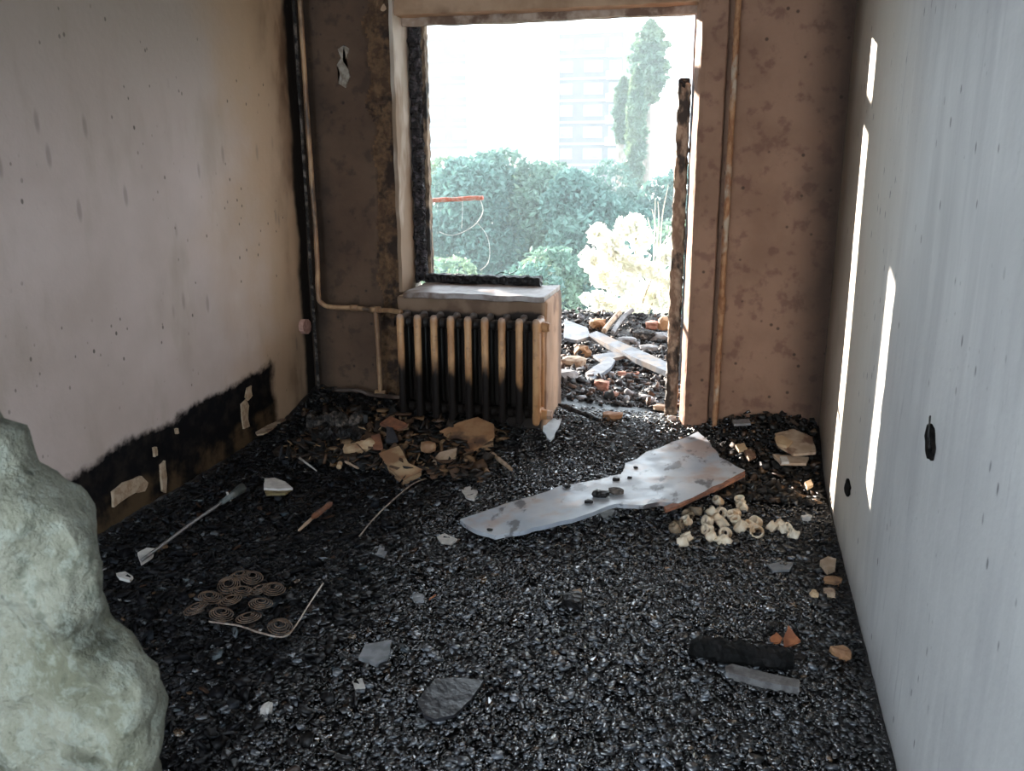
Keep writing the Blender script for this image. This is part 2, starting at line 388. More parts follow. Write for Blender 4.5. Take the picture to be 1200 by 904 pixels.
# left pier with torn plaster
def pier_disp(p):
    e = -1.70 + .05 * noise.noise(Vector((0, 1, p.z * 2.3))) + .02 * noise.noise(Vector((4, 1, p.z * 9)))
    tear = -1.80 + .07 * noise.noise(Vector((9, 4, p.z * 1.9))) + .035 * noise.noise(Vector((2, 2, p.z * 8)))
    x = p.x
    if x > tear:
        d = min(1, (x - tear) / .02) * .022
        d += .028 * abs(noise.noise(p * 13)) + .014 * noise.noise(p * 34)
        p = p + Vector((0, d, 0))
    else: p = p + Vector((0, .006 * noise.noise(p * 6), 0))
    return p
def pier_grid():
    V, Fc, mi = [], [], []; nu, nv = 60, 240
    for j in range(nv + 1):
        z = 2.65 * j / nv
        for i in range(nu + 1): V.append(pier_disp(Vector((XL - .02 + (.535) * i / nu, 4.3, z))))
    for j in range(nv):
        for i in range(nu): a = j * (nu + 1) + i; Fc.append((a, a + 1, a + nu + 2, a + nu + 1))
    me = bpy.data.meshes.new('plaster'); me.from_pydata([tuple(v) for v in V], [], Fc)
    me.materials.append(M['back_l']); me.materials.append(M['rubble_core'])
    for p in me.polygons:
        p.use_smooth = True; c = p.center
        tear = -1.80 + .07 * noise.noise(Vector((9, 4, c.z * 1.9))) + .035 * noise.noise(Vector((2, 2, c.z * 8)))
        if c.x > tear + .004: p.material_index = 1
    o = bpy.data.objects.new('plaster', me); C.objects.link(o); o.parent = wall_back
    o['label'] = 'soot-blackened left pier with a crumbling brown torn edge'
pier_grid()
box('pier', (XL - .02, 4.345, 0), (-1.675, 4.62, 2.65), M['rubble_core'], wall_back)
box('reveal', (-1.69, 4.315, .74), (-1.668, 4.60, 2.65), M['reveal'], wall_back, bevel=.004, cuts=60, rough=.006, label='pale scorched plaster strip inside the opening')
# bare pale patch on pier
pp = [ony(u, v, 4.293) for u, v in [(396, 58), (403, 53), (409, 57), (407, 68), (402, 72), (408, 80), (410, 90), (405, 103), (397, 98), (399, 86), (395, 76), (400, 68)]]
prism('bare_patch', [p + Vector((0, -.004, 0)) for p in pp], .012, simple('bare_cream_plaster', (.33, .29, .24), (.20, .16, .12), 40), wall_back, normal=(0, -1, 0), seg=1, label='pale flaked patch high on the dark pier')

# parapet under the window and its sill
par = box('parapet', (-1.64, 4.15, 0), (-.862, 4.56, .75), par_mat(), wall_back, bevel=.022, cuts=34, rough=.006, label='tan parapet stub with rounded end beside the doorway')
box('sill', (-1.60, 4.135, .744), (-.868, 4.54, .772), M['sill_top'], wall_back, bevel=.006, cuts=34, rough=.007, seed=3, label='ash-covered sill slab on the parapet')

# remains of the window frame
wf = empty('window_1', (-1.62, 4.53, .77), kind='structure')
M['post'] = char_mat('alligatored_black_timber', (.008, .007, .008), (.10, .085, .095), .4, 32, (1, 1, 1.6))
box('frame_post', (-1.662, 4.50, .77), (-1.602, 4.60, 2.10), M['post'], wf, bevel=.01, cuts=90, rough=.014, fs=34, seed=4, label='black blistered upright of the burnt window frame')
box('frame_lath', (-1.604, 4.53, .78), (-1.582, 4.575, 2.10), M['frame_pale'], wf, cuts=80, rough=.006, fs=30, seed=8, label='thin grey-brown lath along the black post')
box('frame_rail', (-1.60, 4.47, .772), (-.962, 4.53, .818), M['char'], wf, bevel=.006, cuts=70, rough=.009, fs=34, seed=2, label='charred bottom rail lying on the sill')
box('frame_head', (-1.67, 4.44, 2.065), (-.215, 4.50, 2.12), simple('scorched_frame_head', (.30, .21, .15), (.42, .33, .26), 18, .7, .4, .004, (.14, .08, .05)), wf, cuts=70, rough=.007, seed=5, label='scorched head of the window frame')
tube('wire', spline([(-1.22, 4.5, .815), (-1.18, 4.5, .835), (-1.13, 4.49, .83), (-1.09, 4.49, .85)]), .002, M['char'], wf, n=5)
df = empty('door_1', (-.27, 4.53, .1), kind='structure')
box('frame_post', (-.296, 4.46, .06), (-.236, 4.53, 1.765), M['post_tan'], df, bevel=.012, cuts=110, rough=.007, fs=34, seed=6, label='burnt-off stub of door frame post with ragged top')
rock('frame_stump', (-.266, 4.49, 1.75), (.034, .034, .05), M['char'], 4, df, label='black charred tip of the door post')
box('frame_strip', (-.232, 4.50, .3), (-.212, 4.56, 2.08), simple('grey_weathered_frame', (.3, .28, .28), (.42, .4, .4), 20, .7, .3, .003, (.13, .08, .06)), df, cuts=70, rough=.005, seed=9)

# pale crumbs left in the burnt band on the left wall
rem_m = simple('remnant_plaster', (.40, .30, .21), (.28, .19, .12), 40, .9, .5, .004)
for k, poly in enumerate([[(133, 577), (146, 566), (163, 560), (165, 574), (150, 583), (134, 595)], [(158, 562), (166, 558), (174, 566), (170, 576), (162, 578)],
                          [(189, 545), (194, 540), (196, 560), (195, 578), (191, 576)], [(283, 474), (289, 468), (292, 476), (291, 492), (293, 500), (286, 503), (284, 490)],
                          [(290, 455), (295, 452), (296, 464), (291, 470), (288, 466)], [(181, 525), (184, 524), (185, 534), (182, 536)], [(207, 503), (209, 502), (210, 508), (208, 509)]]):
    pts = [onx(u, v, XL + .008) for u, v in poly]
    prism('plaster_remnant', pts, .02, rem_m, wall_left, normal=(1, 0, 0), seg=2, rough=.1, seed=k)
pts = [onx(360 + 5 * math.cos(a), 383 + 9 * math.sin(a), XL + .02) for a in np.linspace(0, 6.28, 11)[:-1]]
prism('wall_plug', pts, .03, simple('pinkish_plug', (.45, .27, .22), (.36, .2, .16), 60), wall_left, normal=(1, 0, 0), seg=1, label='small round pinkish plug near the dark corner')
M['black_beam'] = char_mat('black_beam', (.002, .002, .002), (.010, .009, .009), .8, 20)
M['black_beam'].node_tree.nodes['Principled BSDF'].inputs['Specular IOR Level'].default_value = .25
M['hole'] = simple('hole_shade_black', (.004, .004, .004), (.012, .01, .009), 60, 1., 0, spec=.05)
# black plates painted as the dark inside a hole and pock mark
def pock(u, v, ru, rv, seed):
    r = random.Random(seed)
    pts = [onx(u + ru * math.cos(a) * r.uniform(.8, 1.2), v + rv * math.sin(a) * r.uniform(.85, 1.15), XR - .0075) for a in np.linspace(0, 6.28, 17)[:-1]]
    return pts
prism('hole_shade_plate', pock(1088, 518, 4.6, 22, 1), .012, M['hole'], wall_right, normal=(-1, 0, 0), seg=1, label='small black plate painted as the dark of a burnt hole in the grey wall')
prism('hole_shade_plate', pock(992, 572, 2.6, 10, 2), .012, M['hole'], wall_right, normal=(-1, 0, 0), seg=1, label='small black plate painted as the dark of a pock mark low on the grey wall')
tube('dangling_wire', spline([onx(1090, 488, XR - .006), onx(1089, 500, XR - .02), onx(1088, 512, XR - .02), onx(1090, 530, XR - .008)]), .0022, M['char'], wall_right, n=5)

# balcony slab and an unseen blocker added to cut the low sun into strips
box('balcony_slab', (-5.2, 4.6, -.3), (1.6, 7.0, -.04), M['concrete'], kind='structure')
box('added_shade_slab', (-5.2, 4.6, 2.78), (1.6, 6.6, 2.95), M['concrete'], kind='structure')  # unseen slab overhead, added to dim the sky on the balcony
pm = simple('blocker_and_wall_render', (.42, .38, .34), (.5, .46, .42), 5, .9, .2)  # shared by the added sun blocker and the outer wall
bp = empty('sun_blocker', (-3.2, 6.24, -.04), kind='structure')  # added out of view; its gaps shape the sun strips
box('panel', (-3.217, 6.2, -.04), (-2.515, 6.28, 2.9), pm, bp)
box('panel', (-5.2, 6.2, -.04), (-3.46, 6.28, 2.9), pm, bp)
box('blocker_top', (-3.46, 6.2, 2.02), (-3.217, 6.28, 2.9), pm, bp)
box('blocker_bar', (-2.515, 6.21, 2.22), (-2.255, 6.27, 2.33), pm, bp)
box('trim_3', (-5.2, 4.4, -.3), (XL - .2, 4.62, 3.2), pm, kind='structure')
box('trim_4', (XR + .2, 4.4, -.3), (2.5, 4.62, 3.2), pm, kind='structure')
box('trim_5', (-5.2, 4.4, 2.6), (2.5, 4.62, 3.6), pm, kind='structure')

# broken partition in the left foreground
def chunk():
    prof = [(0, -.74), (.4, -.762), (.55, -.755), (.616, -.748), (.66, -.738), (.719, -.730), (.760, -.732), (.785, -.750), (.806, -.768), (.818, -.792), (.826, -.806), (.878, -.797), (.93, -.799),
            (.965, -.803), (.99, -.812), (1.01, -.828), (1.035, -.868), (1.045, -.884), (1.10, -.890), (1.108, -.925), (1.13, -.935), (1.20, -.955), (1.5, -.975), (2.62, -1.01)]
    zs = [p[0] for p in prof]; xs = [p[1] for p in prof]
    V, Fc = [], []; nv = 300; nu = 70
    for j in range(nv + 1):
        z = 2.62 * (j / nv) ** 1.15 if False else 2.62 * j / nv
        xe = float(np.interp(z, zs, xs))
        for i in range(nu + 1):
            s = i / nu
            if s < .55:
                q = s / .55; a = 0
                x = xe - .40 + .37 * q; y = .845
            else:
                a = (s - .55) / .45 * math.pi; x = xe - .03 + .03 * math.sin(a); y = .845 + .055 * (1 - math.cos(a)) 
            p = Vector((x, y, z))
            f = 1 if x > xe - .5 else .6
            nn = noise.fractal(p * 5.5, .9, 2.1, 4)
            r2 = noise.noise(p * 16) * .006 + noise.noise(p * 45) * .0025
            fc = noise.cell_vector(p * 7); y2 = y + (.026 * nn + .026 * noise.turbulence(p * 9, 3, True)) * math.cos(a) + r2
            x2 = x + (.006 * noise.noise(p * 18) + .004 * noise.noise(p * 45)) * math.sin(a if s > .55 else 0)
            V.append((x2, y2, z))
    for j in range(nv):
        for i in range(nu): a = j * (nu + 1) + i; Fc.append((a, a + 1, a + nu + 2, a + nu + 1))
    # close the back
    b0 = len(V)
    for j in range(nv + 1): z = 2.62 * j / nv; V.append((float(np.interp(z, zs, xs)) - .42, 1.0, z))
    for j in range(nv):
        a = j * (nu + 1) + nu; Fc.append((a, b0 + j, b0 + j + 1, a + nu + 1))
    k = NT('pale_green_broken_plaster')
    n = k.noise(6, detail=6); col = k.mix(k.ss(n, .35, .65), (.10, .10, .064), (.195, .195, .15))
    col = k.mix(k.mul(k.ss(k.noise(9, off=(4, 0, 2)), .52, .68), .9), col, (.035, .036, .020))
    col = k.mix(k.mul(k.ss(k.noise(4, off=(1, 7, 2)), .55, .7), .6), col, (.085, .068, .034))
    col = k.mix(k.mul(k.ss(k.noise(38, detail=6, rough=.7), .48, .62), .55), col, (.22, .24, .20))
    col = k.mix(k.mul(k.ss(k.noise(22, off=(9, 1, 4)), .56, .66), .6), col, (.05, .055, .035))
    d, _ = k.voro(24); col = k.mix(k.mul(k.ss(d, .06, .16, 1, 0), k.ss(k.noise(5), .5, .62)), col, (.03, .035, .022))
    k.bump(k.add(k.noise(25, detail=6, rough=.7), k.mul(n, 2.)), .9, .03)
    mob('wall_front', V, Fc, k.done(col, .85), None, True, kind='structure')
chunk()

# ------------------------------------------------------------------ rubbish bed and flakes
def terrain(name, x0, x1, y0, y1, res, mat, amp, off=0., **kw):
    nx = int((x1 - x0) / res); ny = int((y1 - y0) / res)
    X, Y = np.meshgrid(np.linspace(x0, x1, nx + 1), np.linspace(y0, y1, ny + 1)); Z = hs(X, Y) + off
    V = np.stack([X.ravel(), Y.ravel(), Z.ravel()], 1)
    for i in range(len(V)):
        p = Vector((V[i, 0], V[i, 1], 0)); V[i, 2] += amp * (.8 * noise.noise(p * 7) + .6 * noise.noise(p * 19) + .45 * noise.noise(p * 43)) - amp * .4
    Fc = []
    for j in range(ny):
        for i in range(nx): a = j * (nx + 1) + i; Fc.append((a, a + 1, a + nx + 2, a + nx + 1))
    return mob(name, V, Fc, mat, None, False, **kw)
terrain('burnt_rubbish', XL, XR, .9, 4.62, .016, M['bed'], .010, label='wet black layer of burnt rubbish covering the room floor', cat='rubbish', kind='stuff')
terrain('balcony_rubbish', -2.6, 1.2, 4.58, 7.0, .022, M['bed_deck'], .035, label='pale ashy rubbish covering the balcony beyond the doorway', cat='rubbish', kind='stuff')

def flakes(name, N, sampler, size, thick, tilt, mat, seed, **kw):
    rg = np.random.RandomState(seed)
    c, s = sampler(rg, N); N = len(c)
    K = 5
    ang = np.sort(rg.rand(N, K), 1) * .55 * 2 * np.pi + np.arange(K) * 2 * np.pi / K * .5 + 0
    ang = (np.arange(K)[None, :] + rg.rand(N, K) * .8) * 2 * np.pi / K
    rad = s[:, None] * (.55 + .45 * rg.rand(N, K))
    asp = .45 + .55 * rg.rand(N, 1)
    px = np.cos(ang) * rad; py = np.sin(ang) * rad * asp
    th = (thick * s)[:, None] * (.4 + rg.rand(N, 1))
    top = np.stack([px, py, th * (.6 + .8 * rg.rand(N, K)) * .5], 2); bot = np.stack([px * .9, py * .9, -th * .5 * np.ones((N, K))], 2)
    P = np.concatenate([top, bot], 1)
    az = rg.rand(N) * 6.283; tl = np.abs(rg.randn(N)) * tilt; ta = rg.rand(N) * 6.283
    def rot(P, ax, an):
        c_, s_ = np.cos(an)[:, None], np.sin(an)[:, None]; Q = P.copy()
        i, j = [(1, 2), (2, 0), (0, 1)][ax]
        Q[..., i] = P[..., i] * c_ - P[..., j] * s_; Q[..., j] = P[..., i] * s_ + P[..., j] * c_; return Q
    P = rot(P, 2, az); P = rot(P, 0, tl); P = rot(P, 2, ta); P = P + c[:, None, :]
    faces = [tuple(range(K)), tuple(range(2 * K - 1, K - 1, -1))] + [(i, i + K, (i + 1) % K + K, (i + 1) % K) for i in range(K)]
    me = bpy.data.meshes.new(name)
    nv = N * 2 * K; me.vertices.add(nv); me.vertices.foreach_set('co', P.reshape(-1))
    tot = [len(f) for f in faces]; idx = np.concatenate([np.array(f) for f in faces])
    L = len(idx); me.loops.add(N * L)
    me.loops.foreach_set('vertex_index', (idx[None, :] + (np.arange(N) * 2 * K)[:, None]).ravel().astype(np.int32))
    starts = np.concatenate([[0], np.cumsum(tot)[:-1]]); me.polygons.add(N * len(faces))
    me.polygons.foreach_set('loop_start', (starts[None, :] + (np.arange(N) * L)[:, None]).ravel().astype(np.int32))
    me.update(calc_edges=True); me.validate(); me.materials.append(mat)
    o = bpy.data.objects.new(name, me); C.objects.link(o); return tag(o, kind='stuff', **kw)
def samp(x0, x1, y0, y1, s0, s1, lift=.004, dens=None, power=2.):
    def f(rg, N):
        x = rg.uniform(x0, x1, N * 2); y = y0 + (y1 - y0) * rg.rand(N * 2) ** 1.25
        if dens is not None:
            k = rg.rand(N * 2) < dens(x, y); x, y = x[k], y[k]
        x, y = x[:N], y[:N]; n = len(x)
        s = s0 + (s1 - s0) * rg.rand(n) ** power
        s = np.minimum(s, np.maximum(.004, np.minimum(XR - .004 - x, 9)) * 1.0) if y1 < 4.7 else s
        z = hs(x, y) + lift + rg.rand(n) * s * .5
        return np.stack([x, y, z], 1), s
    return f
flakes('char_flakes', 80000, samp(XL + .02, XR - .008, 1.4, 4.5, .0045, .017, power=1.7), .01, .26, .24, M['flake'], 1, label='countless small wet char flakes strewn over the room floor', cat='char')
flakes('char_lumps', 5200, samp(XL + .03, XR - .03, 1.3, 4.45, .008, .030, .004, power=3.), .01, .4, .33, M['flake'], 2, label='coarser lumps of char mixed into the floor rubbish', cat='char')
flakes('brown_crumbs', 5200, samp(XL + .03, XR - .03, 3.3, 4.45, .006, .03, .01, dens=lambda x, y: np.clip(hs(x, y) * 6 - .5, 0, 1) * ((x < -.85) | (x > .02)), power=2.5), .01, .5, .7, M['flake_brown'], 3,
       label='brown scorched crumbs heaped along the foot of the back wall', cat='crumbs')
left = lambda x, y: np.clip(1.15 * smooth(-.75, -1.15, x) * (y < 4.3), 0, 1)
flakes('burnt_fragments', 5200, samp(XL + .05, -.6, 1.5, 4.2, .008, .036, .006, dens=left, power=3.), .01, .22, .85, M['flake_black'], 6, label='tangled black burnt fragments heaped in the left half of the room', cat='char')
flakes('burnt_scraps', 900, samp(-2.0, -1.02, 3.5, 4.05, .018, .062, .022, power=2.), .01, .16, .8, M['flake_paper'], 7, label='burnt paper scraps and splinters around the book heap', cat='scraps')
flakes('plaster_crumbs', 900, samp(-.02, XR - .03, 3.6, 4.28, .010, .040, .012, power=2.), .01, .4, .6, M['flake_brown'], 8, label='scorched plaster crumbs in the right back corner', cat='crumbs')
flakes('sheen_chips', 5600, samp(-1.45, .38, 1.5, 3.9, .006, .023, .011, dens=lambda x, y: np.exp(-((x + .45) / .55) ** 2) * .9 + .1, power=2.2), .01, .3, .2, M['flake_blue'], 9, label='flat wet blue-grey chips in the middle of the floor', cat='chips')
flakes('ash_crumbs', 9000, samp(-2.5, 1.1, 4.6, 6.98, .007, .04, .0, power=2.5), .01, .6, .6, M['flake_deck'], 4, label='pale ash and plaster crumbs on the balcony', cat='crumbs')

# ------------------------------------------------------------------ radiator and pipes
def rad_mat():
    k = NT('scorched_radiator_paint')
    n = k.noise(12, (1, 1, .4), detail=5)
    col = k.mix(k.ss(n, .35, .65), (.56, .32, .155), (.38, .19, .085))
    col = k.mix(k.mul(k.ss(k.noise(30), .55, .7), .5), col, (.16, .08, .05))
    lvl = k.add(k.add(k.z, k.mul(k.add(n, -.5), .25)), k.mul(k.add(k.rnd, -.5), .14))
    endm = k.ss(k.x, -.95, -.90)
    lvl = k.add(lvl, k.mul(endm, .45))
    col = k.mix(k.ss(lvl, .36, .46, 1, 0), col, (.014, .011, .010))
    # near-black in the gaps between the columns, behind their fronts
    col = k.mix(k.mul(k.ss(k.y, 4.005, 4.02), k.ss(k.x, -.90, -.87, 1, 0)), col, (.016, .012, .010))
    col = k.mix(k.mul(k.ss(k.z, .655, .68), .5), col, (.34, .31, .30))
    k.bump(k.noise(70), .4, .003)
    k.l(k.ss(k.z, .36, .5, .12, .5), k.b.inputs['Specular IOR Level'])
    return k.done(col, .5)
rad = empty('radiator', (-1.27, 4.06, .15), label='cast-iron column radiator, tan above and sooty below, under the sill', cat='radiator')
RM = rad_mat()
def section_bm():
    bm = bmesh.new()
    def rb(lo, hi, bev):
        b2 = bmesh.new(); bmesh.ops.create_cube(b2, size=1)
        lo, hi = Vector(lo), Vector(hi); c = (lo + hi) / 2; s = hi - lo
        for v in b2.verts: v.co = Vector((v.co.x * s.x, v.co.y * s.y, v.co.z * s.z)) + c
        bmesh.ops.bevel(b2, geom=b2.edges[:], offset=bev, segments=4, profile=.5, affect='EDGES')
        me = bpy.data.meshes.new('t'); b2.to_mesh(me); b2.free(); bm.from_mesh(me); bpy.data.meshes.remove(me)
    rb((-.018, -.07, 0), (.018, -.034, .53), .0165)       # front column
    rb((-.018, .034, 0), (.018, .07, .53), .0165)         # rear column
    rb((-.006, -.05, .03), (.006, .05, .50), .003)        # web
    rb((-.020, -.068, .455), (.020, .068, .522), .018)     # upper hub
    rb((-.020, -.068, .010), (.020, .068, .075), .018)    # lower hub
    for z in (.483, .045):                                 # nipples
        V, Fc = tube_vf([(-.046, 0, z), (.046, 0, z)], .026, 12)
        vs = [bm.verts.new(v) for v in V]
        for f in Fc: bm.faces.new([vs[i] for i in f])
    return bm
me0 = None
xsec = [ony(u, 365, 4.0).x for u in (467.4, 487.6, 507, 526.8, 547, 567, 587, 607.6, 627.8)]
for i, x in enumerate(xsec):
    if me0 is None:
        s = bmo('section', section_bm(), RM, rad, True); me0 = s.data
    else:
        s = bpy.data.objects.new('section', me0); C.objects.link(s); s.parent = rad; s.matrix_parent_inverse = Matrix.Translation(-rad.location)
    s.location = (x, 4.065, .155)
V, Fc = tube_vf([(xsec[-1] + .02, 4.065, .20), (xsec[-1] + .07, 4.065, .20)], [.024, .024], 6)
mob('plug', V, Fc, simple('pale_scorched_plug', (.5, .35, .26), (.38, .22, .15), 30, .6), rad, label='pale hexagonal plug at the bottom right')
V, Fc = tube_vf([(xsec[-1] + .02, 4.065, .638), (xsec[-1] + .055, 4.065, .638)], [.022, .022], 6)
mob('plug', V, Fc, RM, rad)

PM = simple('scorched_pipe_paint', (.42, .26, .14), (.24, .13, .07), 22, .5, .5, .003, (.07, .045, .03), stretch=(1, 1, .4))
PR = simple('flaking_rusty_pipe', (.42, .22, .11), (.26, .11, .05), 34, .8, .9, .006, (.46, .36, .27), stretch=(1, 1, .5))
hp = empty('heating_pipe', (-2.12, 4.22, .2), label='thin scorched heating pipe down the left corner, bending towards the radiator', cat='pipe')
yp = 4.21
tp = [ony(351, -6, yp), ony(361, 150, yp), ony(371, 290, yp), ony(373, 345, yp), ony(378, 356, yp), ony(388, 360, yp), ony(415, 361, yp), ony(442, 364, yp)]
tp[0].z = 2.62
tube('riser', spline(tp, 10), .0125, PM, hp, 10, wob=.002)
tube('supply_branch', spline([ony(440, 364, yp), ony(455, 364, 4.16), ony(470, 366, 4.08)], 6), .0125, PM, hp, 10, wob=.001)
tube('bypass', lerp_pts([ony(440, 362, yp), ony(443.5, 410, yp), ony(446, 462, yp)], 8), .0125, PM, hp, 10, wob=.0015)
tube('return_branch', spline([ony(392, 457, yp), ony(420, 458, yp), ony(436, 463, yp), ony(470, 466, 4.08)], 6), .012, simple('sooty_pipe', (.05, .035, .028), (.1, .07, .055), 20, .5), hp, 8)
for u, v in ((440, 363), (446, 461)):
    p = ony(u, v, yp); tube('tee', [p - Vector((.028, 0, 0)), p + Vector((.028, 0, 0))], .018, PM, hp, 10)
p = ony(415, 361, yp); tube('coupling', [p - Vector((.02, 0, 0)), p + Vector((.02, 0, 0))], .017, PM, hp, 8)
# thin dark second riser in the corner
tube('gas_pipe', lerp_pts([Vector((XL + .035, 4.25, 2.62)), Vector((XL + .035, 4.25, .12))], 30), .008, M['ash_char'], None, 7, wob=.002, label='thin black pipe tight in the left corner behind the tan pipe', cat='pipe')
rp = empty('riser_pipe', (-.036, 4.24, .12), label='flaking rusty vertical pipe between the jamb and the right panel', cat='pipe')
tube('pipe', lerp_pts([(-.036, 4.255, 2.62), (-.036, 4.255, .10)], 90), .0135, PR, rp, 10, wob=.005)
tube('sleeve', [(-.036, 4.255, .70), (-.036, 4.255, .78)], .018, PR, rp, 10, wob=.002)

# ------------------------------------------------------------------ big things on the floor
def plate(name, px, mat, z=None, lift=.02, thick=.012, rough=.12, seed=1, zf=None, seg=3, parent=None, **kw):
    """flat piece lying on the rubbish; outline given where it lies"""
    c = [onfloor(u, v, lift) for u, v in px]
    zc = z if z is not None else sum(p.z for p in c) / len(c)
    pts = []
    for u, v in px:
        zz = zf(u, v) if zf else zc
        pts.append(onz(u, v, zz))
    return prism(name, pts, thick, mat, parent, rough, seed=seed, seg=seg, **kw)
def board_mat():
    k = NT('wet_bluish_board')
    n = k.noise(3.5, (1, 1, 1), detail=5)
    col = k.mix(k.ss(n, .38, .62), (.33, .37, .43), (.47, .49, .52))
    col = k.mix(k.mul(k.ss(k.noise(5, off=(3, 3, 3)), .5, .66), .8), col, (.38, .27, .22))
    col = k.mix(k.mul(k.ss(k.noise(14, (1, .5, 1), detail=6), .55, .64), .85), col, (.05, .045, .05))
    k.bump(k.noise(30), .25, .003)
    return k.done(col, k.ss(k.noise(8), .35, .65, .3, .55))
bpx = [(60, 470), (150, 440), (270, 400), (430, 345), (560, 326), (655, 303), (672, 262), (800, 205), (940, 145), (985, 185), (1020, 240), (1115, 288),
       (1030, 335), (940, 378), (870, 410), (800, 405), (740, 418), (640, 412), (560, 440), (480, 468), (400, 486), (300, 512), (190, 530), (120, 510)]
bpx = [(520 + a / 3.158, 460 + b / 3.158) for a, b in bpx]
bd = empty('board', tuple(onz(700, 570, .05)), label='large pale bluish broken board lying across the black rubbish', cat='board')
zb = lambda u, v: .065 + .075 * max(0, min(1, (u - 560) / 300))
plate('panel', bpx, board_mat(), zf=zb, thick=.017, rough=.15, seed=5, parent=bd)
ed = [(778, 594), (795, 587), (818, 577), (846, 566), (873, 552), (873, 556), (846, 570), (818, 582), (797, 592), (780, 598)]
pts = [onz(u, v, zb(u, v) - .002) for u, v in ed]
prism('rusty_edge', pts, .012, simple('rust_red_board_edge', (.32, .13, .07), (.15, .06, .035), 30, .8), bd, seg=1, label='rust-red broken front edge')
for k, (u, v, s) in enumerate([(704, 579, .042), (722, 576, .036), (690, 588, .02), (738, 560, .012), (574, 621, .013), (664, 570, .02), (700, 558, .018), (715, 552, .02), (722, 562, .018), (745, 548, .012)]):
    p = onz(u, v, zb(u, v) + s * .3)
    rock('char_crumb', p, (s, s * .6, s * .5), M['char'] if k != 1 else M['ash_char'], k, label='clump of black char lying on the big pale board' if k < 2 else 'black crumb on the pale board, %s' % ['', '', 'just left of the large clump', 'right of the large clump near the middle', 'at its left tip', 'at its upper edge left of centre', 'at its upper edge, leftmost of three', 'at its upper edge, topmost of three', 'at its upper edge, lowest of three', 'on its upper half towards the right end'][k] if k != 1 else '', cat='char')
# fix the label of the second clump
for o_ in C.objects:
    if o_.name == 'char_crumb.001': o_['label'] = 'ash-dusted char clump right of the large clump on the board'
    if o_.name == 'char_crumb': o_['label'] = 'large black char clump in the middle of the pale board'

# ceramic rings
CM = simple('smoked_cream_ceramic', (.76, .62, .45), (.85, .75, .60), 30, .45, .2, .002, (.55, .36, .21))
CD = simple('sooty_ceramic', (.20, .15, .10), (.36, .27, .18), 30, .6, .2, .002, (.06, .04, .03))
def ring_me(kind):
    prof = {0: [(.010, 0), (.021, 0), (.0225, .006), (.018, .010), (.018, .022), (.021, .026), (.0205, .031), (.013, .032), (.011, .027), (.011, .004)],
            1: [(.014, 0), (.023, 0), (.025, .008), (.025, .024), (.023, .030), (.019, .030), (.018, .006)],
            2: [(.008, 0), (.018, 0), (.020, .012), (.017, .018), (.020, .024), (.016, .038), (.010, .038), (.008, .03)]}[kind]
    n = 18; V = []; Fc = []
    for a in range(n):
        an = 2 * math.pi * a / n
        for r, z in prof: V.append((r * math.cos(an), r * math.sin(an), z - .015))
    m = len(prof)
    for a in range(n):
        for k in range(m): Fc.append((a * m + k, ((a + 1) % n) * m + k, ((a + 1) % n) * m + (k + 1) % m, a * m + (k + 1) % m))
    return V, Fc
protos = {}
for kd in range(3):
    for mm, mt in ((0, CM), (1, CD)):
        me = bpy.data.meshes.new('ceramic_ring'); V, Fc = ring_me(kd); me.from_pydata(V, [], Fc); me.materials.append(mt)
        for p in me.polygons: p.use_smooth = True
        protos[kd, mm] = me
cr = [(815, 599, 1, 1), (804, 611, 0, 0), (795, 616, 0, 1), (791, 621, 2, 1), (805, 630, 0, 0), (799, 636, 2, 0), (829, 611, 0, 0), (833, 601, 2, 0), (845, 601, 0, 0),
      (842, 609, 2, 0), (847, 614, 0, 0), (829, 621, 0, 0), (832, 630, 2, 0), (850, 625, 0, 0), (851, 635, 2, 0), (845, 634, 0, 0), (867, 587, 0, 0), (870, 595, 2, 0),
      (861, 603, 0, 0), (863, 611, 0, 0), (858, 605, 2, 0), (868, 618, 1, 0), (876, 617, 2, 0), (885, 613, 1, 0), (887, 624, 1, 0), (881, 619, 0, 0), (905, 618, 0, 0),
      (913, 616, 2, 0), (921, 620, 0, 0), (930, 627, 0, 0), (842, 588, 2, 0), (806, 604, 0, 1)]
rr = random.Random(4)
for k, (u, v, kd, dm) in enumerate(cr):
    o = bpy.data.objects.new('ceramic_ring', protos[kd, dm]); C.objects.link(o)
    p = onfloor(u, v, .022); o.location = p
    s_ = 1.05 if kd != 1 else 1.1; o.scale = (s_,) * 3
    o.rotation_euler = (rr.uniform(.3, 1.3), rr.uniform(-.5, .5), rr.uniform(-2.4, 2.4))
    if k == 0: o.rotation_euler = (-.35, 0, 0); tag(o, 'sooty ceramic ring standing open at the back left of the cream pieces', 'ring')
    elif k == 24: o.rotation_euler = (.9, 0, -.2); tag(o, 'ceramic ring with dark open mouth facing the viewer, front right', 'ring')
    elif k in (26, 27, 28, 29): tag(o, 'cream ceramic ring in the short row at the right of the heap', 'ring', 'row of cream rings right of the heap')
    elif k == 30: tag(o, 'single small cream ring behind the heap near the board', 'ring')
    elif dm: tag(o, 'smoke-browned ceramic ring at the left end of the heap', 'ring', 'smoke-browned rings at the left end')
    else: tag(o, 'cream ceramic ring in the loose heap in front of the board', 'ring', 'cream ceramic rings heaped on the rubbish')

